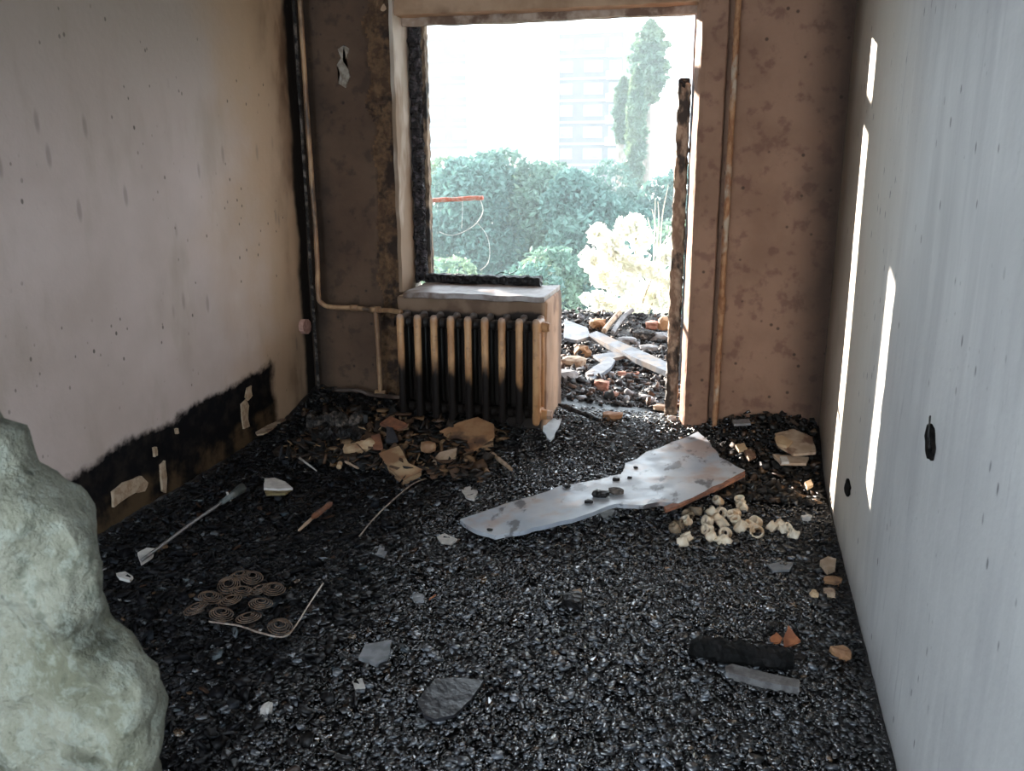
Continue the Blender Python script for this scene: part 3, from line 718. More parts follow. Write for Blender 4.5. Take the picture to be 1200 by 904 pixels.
# charred log, grey lath, leaf
def log(name, a, b, r, mat, seed, lift=.0, flat=.7, **kw):
    A, B = onfloor(*a, lift), onfloor(*b, lift); n = 26
    pts = [A.lerp(B, i / n) for i in range(n + 1)]; V, Fc = tube_vf(pts, r, 12)
    V2 = []
    for i, v in enumerate(V):
        c = pts[i // 12]; d = v - c; k = 1 + (.35 if r < .05 else .75) * noise.noise(v * 22 + Vector((seed, 0, 0))) + (.18 if r < .05 else .4) * noise.noise(v * 50)
        q = min(i // 12, n - i // 12); k *= min(1, .55 + .2 * q)
        V2.append(c + Vector((d.x * k, d.y * k, d.z * k * flat)))
    return mob(name, V2, Fc, mat, None, False, **kw)
log('charred_beam', (808, 759), (930, 776), .040, M['black_beam'], 1, .026, .9, label='thick black charred beam stub at the lower right', cat='timber')
M['greylath'] = simple('wet_grey_timber', (.09, .085, .085), (.17, .165, .165), 40, .45, .6, .004, (.04, .035, .035))
prism('grey_lath', [onfloor(u, v, .03) for u, v in [(850, 781), (858, 778), (900, 789), (937, 797), (937, 806), (895, 799), (851, 788)]], .022, M['greylath'], seg=2, rough=.06,
      label='short grey lath just in front of the charred beam', cat='timber')
RU = simple('rust_orange_scrap', (.42, .15, .06), (.24, .08, .035), 25, .7, .4)
def scrap(name, px, z, mat, label, cat, thick=.006, seed=1, rough=.08, slope=0., **kw):
    c = [onfloor(u, v, z) for u, v in px]; cy = sum(p.y for p in c) / len(c); zc = sum(p.z for p in c) / len(c)
    pts = [onslope(u, v, zc, cy, slope) for u, v in px]
    return prism(name, pts, thick, mat, None, rough, seed=seed, label=label, cat=cat, **kw)
scrap('scrap', [(918, 750), (924, 733), (930, 741), (938, 751), (928, 756), (919, 758)], .03, RU, 'upright rust-orange scrap behind the charred beam, right one of two', 'scrap', slope=.8)
scrap('scrap', [(902, 748), (910, 741), (917, 748), (914, 753), (904, 753)], .03, RU, 'small rust-orange scrap behind the charred beam, left one of two', 'scrap', slope=.5)
TAN = simple('scorched_tan_plaster', (.34, .24, .16), (.44, .33, .24), 22, .8, .5, .004, (.15, .08, .05))
PALE = simple('pale_plaster', (.44, .42, .40), (.58, .56, .53), 25, .7, .4, .004)
GREY = simple('wet_grey_plaster', (.16, .17, .18), (.26, .27, .29), 25, .4, .4, .004)
BRN = simple('scorched_brown_board', (.27, .13, .06), (.36, .20, .10), 12, .75, .5, .006, (.08, .045, .03))
CRM = simple('scorched_cream_card', (.50, .36, .22), (.42, .28, .16), 14, .7, .5, .004, (.28, .15, .08))
DK = simple('black_wet_sheet', (.010, .010, .012), (.03, .03, .035), 12, .3, .6, .006)

# heap of burnt books and boxes in front of the radiator
def q3(L): return [(320 + a / 4, 450 + b / 4) for a, b in L]
def fat(name, px, z, thick, top, side, label, cat, slope=0., seed=1, cover='cover', body='body'):
    c = [onfloor(u, v, z) for u, v in px]; zc = sum(p.z for p in c) / len(c); cy = sum(p.y for p in c) / len(c)
    pts = [onslope(u, v, zc, cy, slope) for u, v in px]
    e = empty(name, (pts[0].x, pts[0].y, zc - thick), label=label, cat=cat)
    prism(cover, pts, .006, top, e, .06, seed=seed)
    ce = sum(pts, Vector()) / len(pts)
    prism(body, [ce + (p - ce) * .95 - Vector((0, 0, .006)) for p in pts], thick - .006, side, e, .08, seed=seed + 3)
    return e
PG = simple('singed_pages', (.38, .26, .15), (.20, .11, .06), 60, .9, .8, .006, (.05, .03, .02), stretch=(.2, .2, 2))
fat('burnt_book', q3([(780, 222), (870, 180), (960, 155), (1035, 190), (1038, 250), (920, 325), (860, 275)]), .07, .06, BRN, PG, 'brown scorched box-like book under the radiator front', 'book', .45, 1)
fat('burnt_book', q3([(495, 325), (590, 290), (635, 372), (700, 400), (610, 448), (540, 385)]), .055, .035, CRM, PG, 'cream singed book lying open-edged in the centre of the heap', 'book', .3, 2)
fat('burnt_book', q3([(740, 372), (780, 320), (862, 300), (855, 345), (770, 385)]), .05, .04, TAN, PG, 'grey-tan singed book right of the cream one', 'book', .5, 3)
rock('cream_block', tuple(onfloor(502, 524, .075)), (.042, .03, .032), CRM, 3, None, 2, jag=.25, label='small cream lump on the heap above the grey-tan book', cat='block')
M['roll'] = CRM
log('paper_roll', (403, 530), (441, 520), .034, CRM, 7, .045, .9, label='scorched cream paper roll left of the cream book', cat='roll')
log('charred_bundle', (362, 494), (424, 497), .062, M['ash_char'], 9, .05, .75, label='big ash-grey charred bundle in the left corner heap', cat='bundle')
log('charred_bundle', (372, 507), (428, 512), .058, M['char'], 12, .03, .7, label='black charred bundle in front of the ash-grey one', cat='bundle')
RB = simple('red_brown_shard', (.22, .085, .04), (.12, .05, .028), 20, .7, .5)
scrap('shard', q3([(500, 185), (550, 150), (632, 190), (600, 210), (540, 200)]), .10, RB, 'red-brown curved shard against the radiator foot', 'shard', .012, slope=.6)
scrap('shard', q3([(460, 245), (500, 232), (515, 300), (470, 300)]), .07, RB, 'dull red-brown shard between roll and radiator', 'shard', .012, slope=.8)
scrap('shard', q3([(530, 200), (562, 205), (585, 262), (530, 268)]), .09, DK, 'black upright shard behind the cream book', 'shard', .014, slope=.9)
log('stick', (575, 531), (600, 551), .010, TAN, 3, .03, 1, label='short tan stick right of the brown book', cat='stick')
tube('sliver', [onfloor(351, 537, .05), onfloor(371, 552, .04)], [.006, .003], PALE, None, 6, label='thin white sliver in the black left heap', cat='sliver')
log('stick', (397, 548), (399, 543), .012, CRM, 5, .04, 1, label='tiny cream stub below the paper roll', cat='stick')
log('stick', (404, 541), (420, 549), .007, TAN, 6, .04, 1, label='small curled tan chip below the paper roll', cat='stick')
scrap('shard', [(299, 506), (330, 490), (335, 491), (309, 508), (301, 509)], .035, TAN, 'pinkish-tan splinter by the left wall stain', 'shard', .008)
# pale bowl shard with darker rim
sh = empty('bowl_shard', tuple(onfloor(325, 575, .03)), label='pale shell-like shard in the dark left rubbish', cat='shard')
for nm, L, mt, dz in (('shell', [(310, 561), (322, 560), (335, 565), (343, 572), (326, 573), (309, 572)], PALE, .05), ('rim', [(309, 572), (326, 573), (343, 572), (334, 578), (312, 579)], simple('olive_rim', (.2, .16, .07), (.13, .1, .05), 30), .04)):
    prism(nm, [onfloor(u, v, dz) for u, v in L], .010, mt, sh, .03)
# red stick, wires
log('stick', (366, 607), (388, 590), .011, RB, 5, .05, 1, label='reddish-brown stick leaning in the black left rubbish', cat='stick')
log('stick', (350, 622), (368, 606), .006, TAN, 8, .04, 1, label='thin tan splinter below the reddish stick', cat='stick')
WM = simple('bare_tan_wire', (.26, .22, .18), (.14, .10, .08), 50, .5, 0, metal=.3)
tube('wire', spline([onfloor(421, 629, .03), onfloor(440, 606, .05), onfloor(462, 585, .06), onfloor(483, 568, .05), onfloor(499, 561, .03)], 6), .0035, WM, None, 6, label='long thin tan wire running up to the book heap', cat='wire')
# metal rod with a white end
rd = empty('metal_rod', tuple(onfloor(168, 655, .03)), label='grey metal rod lying diagonally by the left wall', cat='rod')
tube('shaft', lerp_pts([onfloor(166, 657, .05), onfloor(225, 613, .06), onfloor(262, 588, .06)], 6), .0062, simple('dull_grey_metal', (.13, .125, .12), (.21, .2, .2), 40, .4, .2, metal=.4), rd, 8, wob=.001)
tube('collar', [onfloor(260, 590, .06), onfloor(284, 572, .06)], [.009, .019], simple('grey_green_collar', (.06, .08, .085), (.15, .17, .17), 30, .5), rd, 8, wob=.007)
tube('cross_pin', [onfloor(266, 577, .08), onfloor(270, 588, .05)], .005, PALE, rd, 6)
scrap('plaster_flake', [(161, 648), (172, 642), (182, 643), (178, 651), (165, 660)], .035, PALE, 'white plaster flake under the near end of the metal rod', 'flake', .012)
scrap('plaster_flake', [(136, 672), (147, 670), (156, 676), (152, 680), (140, 677)], .03, PALE, 'white plaster flake below and left of the rod end', 'flake', .010)

# mattress springs
SM = simple('rusty_spring_wire', (.20, .125, .08), (.10, .075, .06), 60, .45, 0, metal=.3)
ms = empty('mattress_springs', tuple(onfloor(280, 700)), label='rusty flattened mattress springs sunk in the black rubbish', cat='springs')
sp = [(505, 640), (640, 540), (650, 612), (735, 605), (745, 670), (560, 718), (682, 735), (830, 778), (590, 585), (700, 550), (600, 655), (440, 690), (800, 600)]
for k, (a, b) in enumerate(sp):
    c = onfloor(120 + a / 4, 540 + b / 4, .05); pts = []
    tx, ty = rr.uniform(-.25, .25), rr.uniform(-.1, .3)
    for i in range(73):
        t = i / 72; an = t * 4.2 * 2 * math.pi + k; r = .012 + .027 * t
        dx, dy = r * math.cos(an), r * math.sin(an)
        pts.append(c + Vector((dx, dy, dx * tx + dy * ty + .010 - .012 * t)))
    tube('coil_spring', pts, .0017, SM, ms, 5)
tube('border_wire', spline([onfloor(120 + a / 4, 540 + b / 4, .03) for a, b in [(500, 755), (640, 775), (740, 808), (850, 826), (905, 775), (965, 680), (1035, 575)]], 8), .0032, simple('pale_border_wire', (.26, .2, .16), (.4, .35, .3), 60, .35, 0, metal=.4), ms, 6)

# scattered pieces with looks of their own
J = [
 ('plaster_flake', [(420, 770), (428, 755), (459, 750), (454, 772), (440, 778)], .03, GREY, 'curled grey flake left of centre in the near rubbish', 'flake', .012),
 ('black_sheet', [(489, 822), (510, 795), (545, 795), (567, 797), (552, 820), (532, 838), (510, 843), (497, 838)], .03, DK, 'black wet crumpled sheet in the near middle', 'sheet', .010),
 ('tile_chip', [(480, 697), (487, 694), (497, 697), (497, 704), (486, 705)], .02, GREY, 'flat grey chip beside the small orange twig', 'chip', .008),
 ('tile_chip', [(512, 629), (521, 625), (536, 632), (528, 638), (518, 637)], .02, PALE, 'pale flat chip just left of the big board', 'chip', .008),
 ('tile_chip', [(703, 602), (712, 596), (721, 598), (715, 607), (708, 610)], .02, GREY, 'round grey chip below the middle of the board', 'chip', .008),
 ('tile_chip', [(900, 662), (915, 658), (930, 660), (925, 668), (906, 669)], .02, GREY, 'flat grey chip in front of the ceramic rings', 'chip', .008),
 ('plaster_lump', [(961, 657), (970, 652), (980, 655), (979, 664), (970, 668)], .04, TAN, 'grey-tan plaster lump by the right wall below the sunlit strip', 'lump', .02),
 ('tile_chip', [(540, 573), (550, 570), (560, 576), (556, 586), (546, 583)], .02, PALE, 'pale chip lying above the left half of the board', 'chip', .008),
 ('tile_chip', [(440, 640), (456, 644), (450, 652), (436, 648)], .02, GREY, 'grey chip below the foot of the thin wire', 'chip', .008),
 ('tile_chip', [(413, 798), (425, 795), (428, 806), (416, 808)], .02, PALE, 'small pale chip left of the black sheet', 'chip', .008),
]
for k, (n_, px, z, mt, lb, ct, th) in enumerate(J): scrap(n_, px, z, mt, lb, ct, th, seed=k)
K = [
 ('pebble', (494, 848), (.024, .018, .012), GREY, 'smooth grey pebble at the foot of the black sheet'),
 ('pebble', (313, 833), (.018, .02, .022), PALE, 'white rounded stone at the lower left'),
 ('pebble', (305, 740), (.009, .009, .008), PALE, 'tiny white bead of plaster below the springs'),
 ('pebble', (248, 757), (.009, .009, .008), PALE, 'tiny white bead of plaster left of the one below the springs'),
 ('lump', (672, 706), (.042, .04, .04), M['char'], 'black char lump in the middle of the floor'),
 ('lump', (676, 696), (.020, .018, .016), TAN, 'brownish lump resting on the black char lump'),
 ('lump', (945, 608), (.026, .022, .020), PALE, 'white plaster lump right of the ceramic rings'),
 ('lump', (972, 696), (.022, .026, .02), TAN, 'tan rounded lump by the right wall foot'),
 ('lump', (954, 698), (.018, .02, .018), CRM, 'cream lump a little left of the tan one near the right wall'),
 ('lump', (976, 681), (.036, .026, .018), BRN, 'brown scorched lump against the right wall'),
 ('lump', (985, 765), (.036, .03, .024), BRN, 'dark brown lump by the wall beyond the charred beam'),
 ('lump', (783, 668), (.016, .012, .01), CRM, 'small cream crumb in front of the ceramic heap'),
 ('lump', (812, 487), (.030, .022, .018), TAN, 'tan stone on the threshold beside the jamb'),
 ('lump', (787, 491), (.026, .022, .018), PALE, 'white stone on the threshold left of the jamb'),
 ('lump', (775, 478), (.05, .03, .02), TAN, 'flat tan stone on the threshold behind the white one'),
 ('lump', (718, 488), (.06, .04, .03), BRN, 'dark brown clod on the threshold'),
 ('lump', (930, 748), (.012, .012, .012), PALE, 'tiny pale crumb beside the rust-orange scrap'),
]
for k, (n_, (u, v), s, mt, lb) in enumerate(K): rock(n_, tuple(onfloor(u, v, s[2] * .6)), s, mt, k + 20, None, 2, label=lb, cat='lump' if n_ == 'lump' else 'pebble')
log('twig', (503, 703), (511, 697), .003, RU, 3, .02, 1, label='small orange twig on the wet black floor', cat='twig')
# plaster slabs in the right corner
for k, (px, mt, lb, sl) in enumerate([
  ([(908, 508), (930, 503), (952, 512), (956, 530), (930, 532), (912, 522)], TAN, 'largest tan plaster slab in the right back corner', .25),
  ([(905, 532), (925, 534), (948, 536), (945, 543), (915, 543)], TAN, 'long flat tan slab low in the right back corner', .2),
  ([(908, 512), (916, 510), (929, 517), (922, 523), (911, 520)], CRM, 'small cream slab on the largest slab of the corner', .25),
  ([(914, 535), (922, 535), (925, 541), (916, 542)], PALE, 'pale crumb slab at the front of the corner heap', .2),
  ([(862, 521), (872, 519), (876, 526), (866, 528)], CRM, 'small cream slab left in the corner heap', .3),
  ([(872, 528), (880, 526), (886, 534), (878, 538)], TAN, 'small tan slab left in the corner heap', .3),
  ([(858, 492), (878, 491), (880, 496), (860, 497)], GREY, 'grey lath piece at the foot of the right panel', .1),
  ([(943, 565), (950, 562), (953, 568), (946, 572)], CRM, 'cream crumb by the lit foot of the right wall', .1)]):
    scrap('plaster_slab', px, (.085 if k in (0, 2) else .06) + .012 * (k in (2, 3)), mt, lb, 'slab', .012, seed=k + 3, slope=sl)
rs = random.Random(11)
for k in range(34):     # loose char lumps in the wet middle of the floor
    x = rs.uniform(-1.5, .35); y = rs.uniform(1.75, 3.5)
    s = rs.uniform(.012, .024)
    rock('char_lump', (x, y, float(hs(x, y)) + s * .5), (s, s * .8, s * .7), M['char'], k + 50, None, 1, rot=rs.uniform(0, 3),
         label='loose black char lump on the wet room floor', cat='lump', group='loose black char lumps on the floor')
scrap('tile_chip', [(636, 505), (642, 482), (651, 474), (662, 480), (655, 500), (645, 517)], .02, simple('blue_grey_sheet', (.36, .42, .46), (.46, .52, .56), 20, .5), 'pale blue-grey strip beside the radiator end', 'strip', .008)
log('charred_stick', (655, 474), (702, 492), .014, M['char'], 4, .04, 1, label='black stick on the threshold by the parapet end', cat='stick')

# ------------------------------------------------------------------ balcony rubbish
BL = simple('shade_darkened_slat', (.09, .105, .13), (.145, .165, .195), 16, .6, .3, .003, (.20, .17, .15))  # balcony shade put into this darkened blue-grey
def slab3(name, P, thick, mat, label, cat):
    return prism(name, P, thick, mat, None, .03, label=label, cat=cat)
def pz(u, v, z): return onz(u, v, z)
slab3('slat', [pz(689, 392, .22), pz(699, 388, .24), pz(785, 426, .17), pz(785, 437, .16), pz(745, 420, .18)], .035, BL, 'long blue-grey slat lying diagonally across the balcony', 'slat')
slab3('slat', [pz(661, 374, .24), pz(688, 384, .22), pz(692, 394, .21), pz(676, 399, .21), pz(661, 396, .21)], .02, BL, 'broad pale board end at the left of the balcony rubbish', 'board')
slab3('slat', [pz(686, 437, .17), pz(714, 418, .19), pz(721, 422, .19), pz(716, 430, .18), pz(692, 447, .16)], .02, BL, 'short blue-grey board leaning below the diagonal slat', 'board')
slab3('slat', [pz(695, 416, .17), pz(722, 412, .18), pz(732, 417, .17), pz(706, 423, .16)], .02, BL, 'pale flat piece under the diagonal slat', 'board')
PK = simple('pinkish_brick', (.30, .13, .09), (.36, .20, .15), 20, .9, .4)
CB = simple('sunlit_crumb', (.20, .195, .20), (.30, .29, .29), 20, .9, .4)
tube('curved_strip', spline([pz(718, 390, .17), pz(724, 380, .20), pz(732, 370, .24), pz(742, 363, .28)], 8), .017, CB, None, 8, label='white curved strip sticking up by the bush', cat='strip')
tube('curved_strip', spline([pz(708, 388, .18), pz(716, 378, .21), pz(726, 366, .26)], 8), .02, TAN, None, 8, label='brown strip sticking up left of the white curved one', cat='strip')
for k, (u, v, s, mt, lb) in enumerate([
   (705, 452, (.05, .04, .035), PK, 'pinkish broken brick on the balcony threshold'), (716, 462, (.05, .04, .02), PK, 'flat pinkish brick chip in front of the broken brick'),
   (736, 438, (.08, .04, .015), PK, 'pale pink flat chip right of the broken brick'), (668, 402, (.05, .04, .03), M['char'], 'black block beside the parapet end on the balcony'),
   (672, 425, (.10, .08, .05), TAN, 'tan rubble heap stone beside the parapet'), (664, 440, (.08, .06, .04), CB, 'pale rubble stone lower beside the parapet'),
   (683, 412, (.07, .06, .05), BRN, 'brown rubble stone under the board end'), (756, 466, (.05, .03, .02), CB, 'pale stone right on the threshold'),
   (735, 400, (.08, .05, .04), CB, 'sunlit stone behind the diagonal slat, nearest its top end'), (760, 408, (.08, .05, .03), CB, 'sunlit stone behind the diagonal slat, near its lower end'),
   (775, 395, (.09, .05, .04), CB, 'sunlit stone beside the post below the bush'), (755, 393, (.10, .06, .05), M['ash_char'], 'ash-grey clod below the bush'),
   (700, 380, (.07, .05, .05), BRN, 'brown clod at the far balcony edge'), (782, 380, (.08, .05, .07), BRN, 'brown clod at the far edge beside the post'),
   (765, 381, (.06, .05, .04), PK, 'pinkish stone at the far edge below the bush')]):
    rock('rubble', tuple(onfloor(u, v, s[2] * .5)), s, mt, k + 90, None, 2, label=lb, cat='rubble')

# ------------------------------------------------------------------ outside
def leafmass(name, pts, size, mat, seed, parent, el=1., **kw):
    rg = np.random.RandomState(seed); N = len(pts); P = np.array(pts, float)
    a = rg.randn(N, 3); a /= np.linalg.norm(a, axis=1)[:, None]; b = rg.randn(N, 3); b -= (a * b).sum(1)[:, None] * a; b /= np.linalg.norm(b, axis=1)[:, None]
    s = size * (.5 + rg.rand(N, 1)); c = np.cross(a, b) * s * .25
    V = np.stack([P - a * s, P - b * s * el * .5 + c, P + a * s, P + b * s * el * .5 + c], 1).reshape(-1, 3)
    Fc = [(4 * i, 4 * i + 1, 4 * i + 2, 4 * i + 3) for i in range(N)]
    o = mob(name, V, Fc, mat, parent, **kw); return o
def leafmat(name, c1, c2, c3, tr=.3, rough=.6):
    k = NT(name); col = k.mix(k.isl, c1, c2); col = k.mix(k.ss(k.noise(.25), .45, .6), col, c3)
    k.done(col, rough)
    t = k.n('ShaderNodeBsdfTranslucent'); k.put(col, t.inputs[0]); mx = k.n('ShaderNodeMixShader'); mx.inputs[0].default_value = tr
    k.l(k.b.outputs[0], mx.inputs[1]); k.l(t.outputs[0], mx.inputs[2])
    k.l(mx.outputs[0], k.t.nodes['Material Output'].inputs[0]); return k.m
LM = leafmat('hazy_green_leaves', (.07, .135, .10), (.13, .22, .16), (.15, .22, .13))
LM2 = leafmat('bluish_green_leaves', (.055, .125, .11), (.09, .18, .15), (.07, .14, .11))
LP = leafmat('poplar_leaves', (.05, .10, .065), (.09, .15, .10), (.14, .19, .10))
LB = leafmat('glare_white_leaves', (.93, .93, .84), (.96, .96, .90), (.94, .94, .88), .5)  # sun glare put into the near-white leaf colour
BK = simple('bark', (.16, .13, .11), (.24, .2, .17), 3, .9, 0)
box('ground', (-160, 7.5, -11), (120, 330, -10.5), simple('hazy_grass_and_paths', (.16, .22, .16), (.26, .28, .24), .15, .95, 0), kind='structure')
def tree(name, x, y, top, r, hgt, mat, seed, label, n=5200, leaf=.42, group=None):
    rg = random.Random(seed); e = empty(name, (x, y, -10.5), label=label, cat='tree', group=group)
    cz = top - hgt / 2; pts = []; blobs = []
    for _ in range(16):
        u = rg.uniform(-1, 1); th = rg.uniform(0, 6.28); q = math.sqrt(1 - u * u) * rg.uniform(.3, .75)
        blobs.append((x + r * q * math.cos(th), y + r * q * math.sin(th), cz + hgt * .5 * u * .72, r * rg.uniform(.30, .46)))
    for _ in range(n):
        bx, by, bz, br = rg.choice(blobs); v = Vector((rg.gauss(0, 1), rg.gauss(0, 1), rg.gauss(0, 1))).normalized() * br * rg.uniform(.75, 1.05)
        pts.append((bx + v.x, by + v.y, min(top, bz + v.z * 1.05)))
    leafmass('foliage', pts, leaf, mat, seed, e, 1.1, kind='stuff')
    V, Fc = tube_vf([(x, y, -10.5), (x, y, cz - hgt * .2), (x + .3, y, cz + hgt * .2)], [.35, .25, .1], 7); mob('trunk', V, Fc, BK, e)
def at_y(u, y): return ony(u, 250, y).x
TL = [(520, 44, 1.3, 3.4, 9, LM, 'hazy green tree farthest left, behind the black window post'),
      (560, 40, 1.7, 3.0, 9, LM2, 'bluish tree left of the tallest rounded crown, above the red bar'),
      (605, 42, 2.0, 3.6, 10, LM, 'broad yellowish-green rounded tree in the middle of the window'),
      (648, 46, 1.0, 3.4, 10, LM, 'green tree right of the broad middle tree'),
      (690, 38, 1.4, 3.0, 9, LM2, 'darker bluish tree below the brick building edge'),
      (725, 50, 1.2, 3.6, 10, LM2, 'dark tree at the foot of the left poplar'),
      (785, 44, 1.2, 3.2, 10, LM2, 'dark tree at the right, beside the door post'),
      (540, 27, -1.9, 2.8, 6, LM, 'nearer low tree at lower left of the window'),
      (590, 26, -1.5, 2.7, 6, LM2, 'nearer low tree above the charred rail'),
      (640, 28, -1.6, 2.8, 6.5, LM, 'nearer low tree above the parapet end'),
      (690, 30, -2.2, 2.6, 6, LM2, 'nearer low tree behind the sunlit bush, left side'),
      (745, 29, -1.2, 2.6, 7, LM2, 'nearer low tree behind the sunlit bush, right side'),
      (795, 30, -.8, 2.6, 7, LM, 'nearer low tree behind the door post')]
for k, (u, y, top, r, h, mt, lb) in enumerate(TL):
    tree('tree', at_y(u, y), y, top, r, h, mt, k + 1, lb, 15000, .15 if y > 35 else .11)
def poplar(u, y, vt, vb, hw, seed, label, lean=0):
    t = ony(u, vt, y); b = ony(u - 4, vb, y); rg = random.Random(seed); e = empty('poplar', (b.x, y, -10.5), label=label, cat='tree')
    pts = []
    for _ in range(7000):
        s = rg.random(); w_ = hw * (math.sin(math.pi * min(1, (s * .93 + .07))) ** .55) * (.78 + .35 * noise.noise(Vector((0, seed, s * 9)))); th = rg.uniform(0, 6.28)
        w_ *= 1 + .75 * noise.noise(Vector((math.cos(th) * 1.3, math.sin(th) * 1.3 + seed, s * 16))); q = w_ * rg.uniform(.5, 1.02)
        pts.append((b.x + (t.x - b.x) * s + q * math.cos(th), y + q * math.sin(th), b.z + (t.z - b.z) * s))
    leafmass('foliage', pts, .2, LP, seed, e, 1., kind='stuff')
    V, Fc = tube_vf([(b.x, y, -10.5), (b.x, y, b.z), (t.x, y, t.z - 1)], [.4, .25, .05], 7); mob('trunk', V, Fc, BK, e)
poplar(763, 60, 25, 120, 1.35, 3, 'tall slim poplar rising highest against the white sky')
poplar(747, 58, 80, 245, .75, 4, 'slim poplar stem part below the tallest crown')
poplar(731, 62, 92, 168, .62, 5, 'shorter poplar left of the tallest one, before the building')

# apartment building
bw = simple('white_panel_facade', (.55, .55, .55), (.48, .48, .48), .3, .9, 0)
bv = simple('lavender_brick_facade', (.055, .032, .048), (.075, .048, .065), .6, .9, 0)
gl = simple('far_window_glass', (.07, .10, .12), (.12, .15, .17), .5, .3, 0)
fr = simple('white_window_frame', (.22, .22, .24), (.19, .19, .21), 1, .7, 0)
bl = empty('apartment_building', (-30, 126, -10.5), label='tall pale apartment block with lavender-brick sides in white haze', cat='building')
def bb(n_, x0, x1, y0, y1, z0, z1, m_, par=bl): return box(n_, (x0, y0, z0), (x1, y1, z1), m_, par)
XA = [ony(u, 150, 120).x for u in (485, 551, 655, 728)]
bb('centre_block', XA[1], XA[2], 118.5, 134, -10.5, 17.2, bw)
bb('side_wing', XA[0] - 3, XA[1], 120, 134, -10.5, 16.2, bv); bb('side_wing', XA[2], XA[3], 120, 134, -10.5, 16.2, bv)
bb('roof_cap', XA[0] - 3.5, XA[3] + .4, 119.5, 134.5, 16.2, 16.7, bw)
bb('stair_tower', XA[1] + 3, XA[1] + 7, 122, 130, 16.2, 18.6, bw)
FH = 2.74
for k in range(9):
    z = 16.2 - FH * (k + 1)
    for x0, x1 in ((XA[0] - 3, XA[1]), (XA[2], XA[3])):
        bb('floor_band', x0, x1, 119.75, 120, z - .14, z + .14, fr)
        W = x1 - x0
        for a, b_ in (((.02, .22), (.40, .70), (.80, .98)) if x0 > -30 else ((.1, .28), (.42, .68), (.78, .97))):
            wn = bb('window', x0 + W * a, x0 + W * b_, 119.7, 120, z + .75, z + 2.15, fr)
            pa = bb('pane', x0 + W * a + .15, x0 + W * b_ - .15, 119.66, 119.7, z + .88, z + 2.02, gl if (k + int(a * 50)) % 3 else fr, wn)
    if k % 2 == 0:
        cx_ = XA[1] + (XA[2] - XA[1]) * (.16 if k % 4 else .62)
        wn = bb('window', cx_, cx_ + .9, 118.3, 118.5, z + .9, z + 1.8, fr); bb('pane', cx_ + .1, cx_ + .8, 118.26, 118.3, z + 1, z + 1.7, gl, wn)
for k in range(5): bb('balcony', XA[2] - .3 + (XA[3] - XA[2]) * .80, XA[3], 118.8, 119.8, 16.2 - FH * (k + 1.05) - .1, 16.2 - FH * (k + 1.05) + .9, bw)

# sunlit bush at the balcony edge and dry stems
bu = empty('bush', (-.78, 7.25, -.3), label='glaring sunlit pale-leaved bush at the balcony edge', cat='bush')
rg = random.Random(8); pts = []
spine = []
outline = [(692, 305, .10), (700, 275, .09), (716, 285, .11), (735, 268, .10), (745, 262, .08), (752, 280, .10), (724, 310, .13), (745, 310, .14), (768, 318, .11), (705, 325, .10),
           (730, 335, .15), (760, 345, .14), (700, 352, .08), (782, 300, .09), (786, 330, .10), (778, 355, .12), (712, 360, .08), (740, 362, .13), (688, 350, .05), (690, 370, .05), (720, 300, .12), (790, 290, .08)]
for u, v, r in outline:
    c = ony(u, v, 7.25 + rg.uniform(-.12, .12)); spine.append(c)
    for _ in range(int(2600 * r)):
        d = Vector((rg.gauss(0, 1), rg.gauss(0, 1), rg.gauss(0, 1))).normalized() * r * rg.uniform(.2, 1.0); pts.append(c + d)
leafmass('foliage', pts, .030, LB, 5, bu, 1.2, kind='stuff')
for k, c in enumerate(spine[::2]):
    tube('stem', spline([Vector((-.78 + .03 * k - .15, 7.25, -.35)), Vector(((c.x - .78) / 2, 7.25, c.z * .5)), c], 4), .006, simple('stem_bark', (.4, .34, .25), (.5, .42, .3), 20) if k == 0 else bpy.data.materials['stem_bark'], bu, 5)
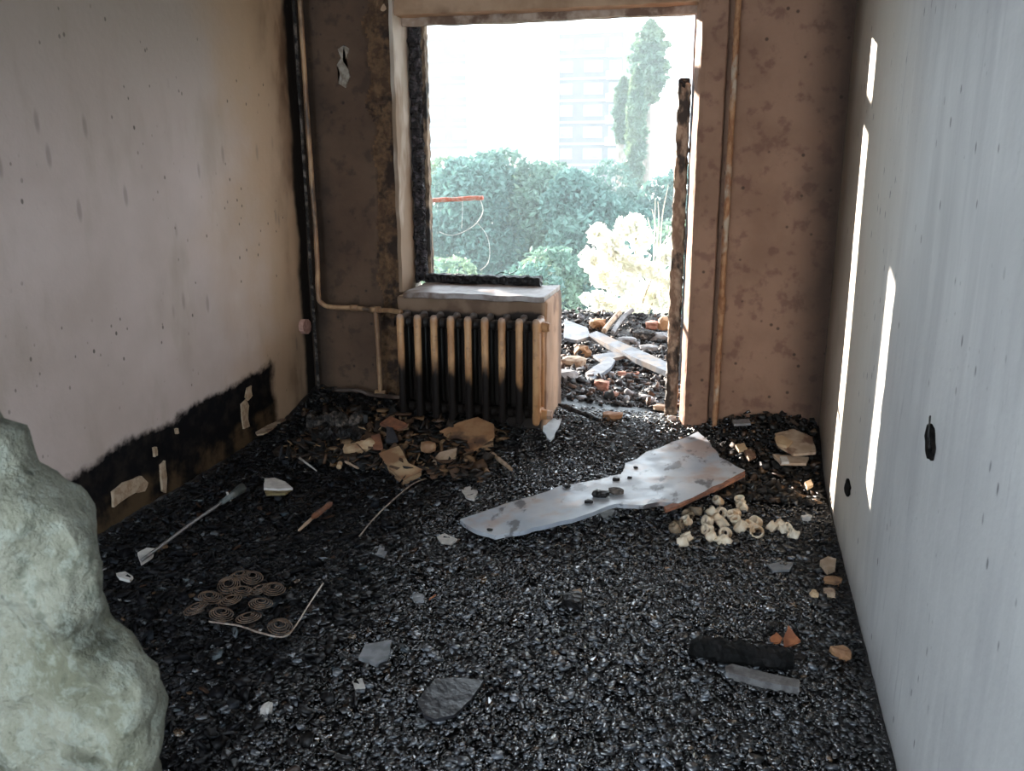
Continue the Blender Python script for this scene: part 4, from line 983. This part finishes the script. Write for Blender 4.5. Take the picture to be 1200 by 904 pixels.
ds = empty('dry_stems', tuple(ony(770, 300, 7.5)), label='bare dry upright stems rising behind the sunlit bush', cat='stems')
DS = simple('dry_stem', (.50, .45, .36), (.6, .55, .46), 20, .9, 0)
for L in ([(766, 310), (767, 270), (768, 232)], [(771, 310), (770, 275), (764, 245)], [(773, 300), (776, 255), (783, 218)], [(775, 290), (784, 275), (790, 262)], [(768, 300), (772, 262), (771, 236)], [(769, 300), (762, 268), (759, 255)]):
    tube('stem', spline([ony(u, v, 7.5) for u, v in L], 5), [.008 - .006 * i / 10 for i in range(11)], DS, ds, 5)
# red bar with cable loops outside the window
rb_ = empty('clothes_bar', tuple(ony(505, 238, 6.24)), label='red horizontal bar with loose cable loops outside the window', cat='bar')
tube('bar', lerp_pts([Vector((-2.43, 6.24, ony(490, 237, 6.24).z)), ony(566, 232, 6.24)], 14), .016, simple('faded_red_paint', (.62, .20, .14), (.66, .36, .30), 40, .7, .3, c3=(.6, .5, .46)), rb_, 8, wob=.005)
WC = simple('pale_cable', (.6, .66, .64), (.5, .56, .55), 20, .6, 0)
tube('cable', spline([ony(u, v, 6.24) for u, v in [(563, 234), (566, 248), (558, 262), (543, 272), (528, 276), (515, 272)]], 6), .0035, WC, rb_, 5)
tube('cable', spline([ony(u, v, 6.24) for u, v in [(560, 262), (570, 275), (574, 292), (572, 308), (563, 317)]], 6), .0028, WC, rb_, 5)
tube('cable', spline([ony(u, v, 6.24) for u, v in [(542, 235), (542, 250), (541, 268)]], 6), .002, WC, rb_, 5)

# haze over the valley beyond the balcony
hm = bpy.data.materials.new('morning_haze'); hm.use_nodes = True; ht = hm.node_tree; ht.nodes.clear()
ho = ht.nodes.new('ShaderNodeOutputMaterial'); hv = ht.nodes.new('ShaderNodeVolumeScatter')
hv.inputs['Color'].default_value = (.80, .95, .97, 1); hv.inputs['Density'].default_value = .0020; hv.inputs['Anisotropy'].default_value = .0
ht.links.new(hv.outputs[0], ho.inputs['Volume'])
box('haze', (-90, 9, -10.4), (60, 118, 26), hm, label='pale teal haze hanging between the window and the far building', cat='haze', kind='stuff')
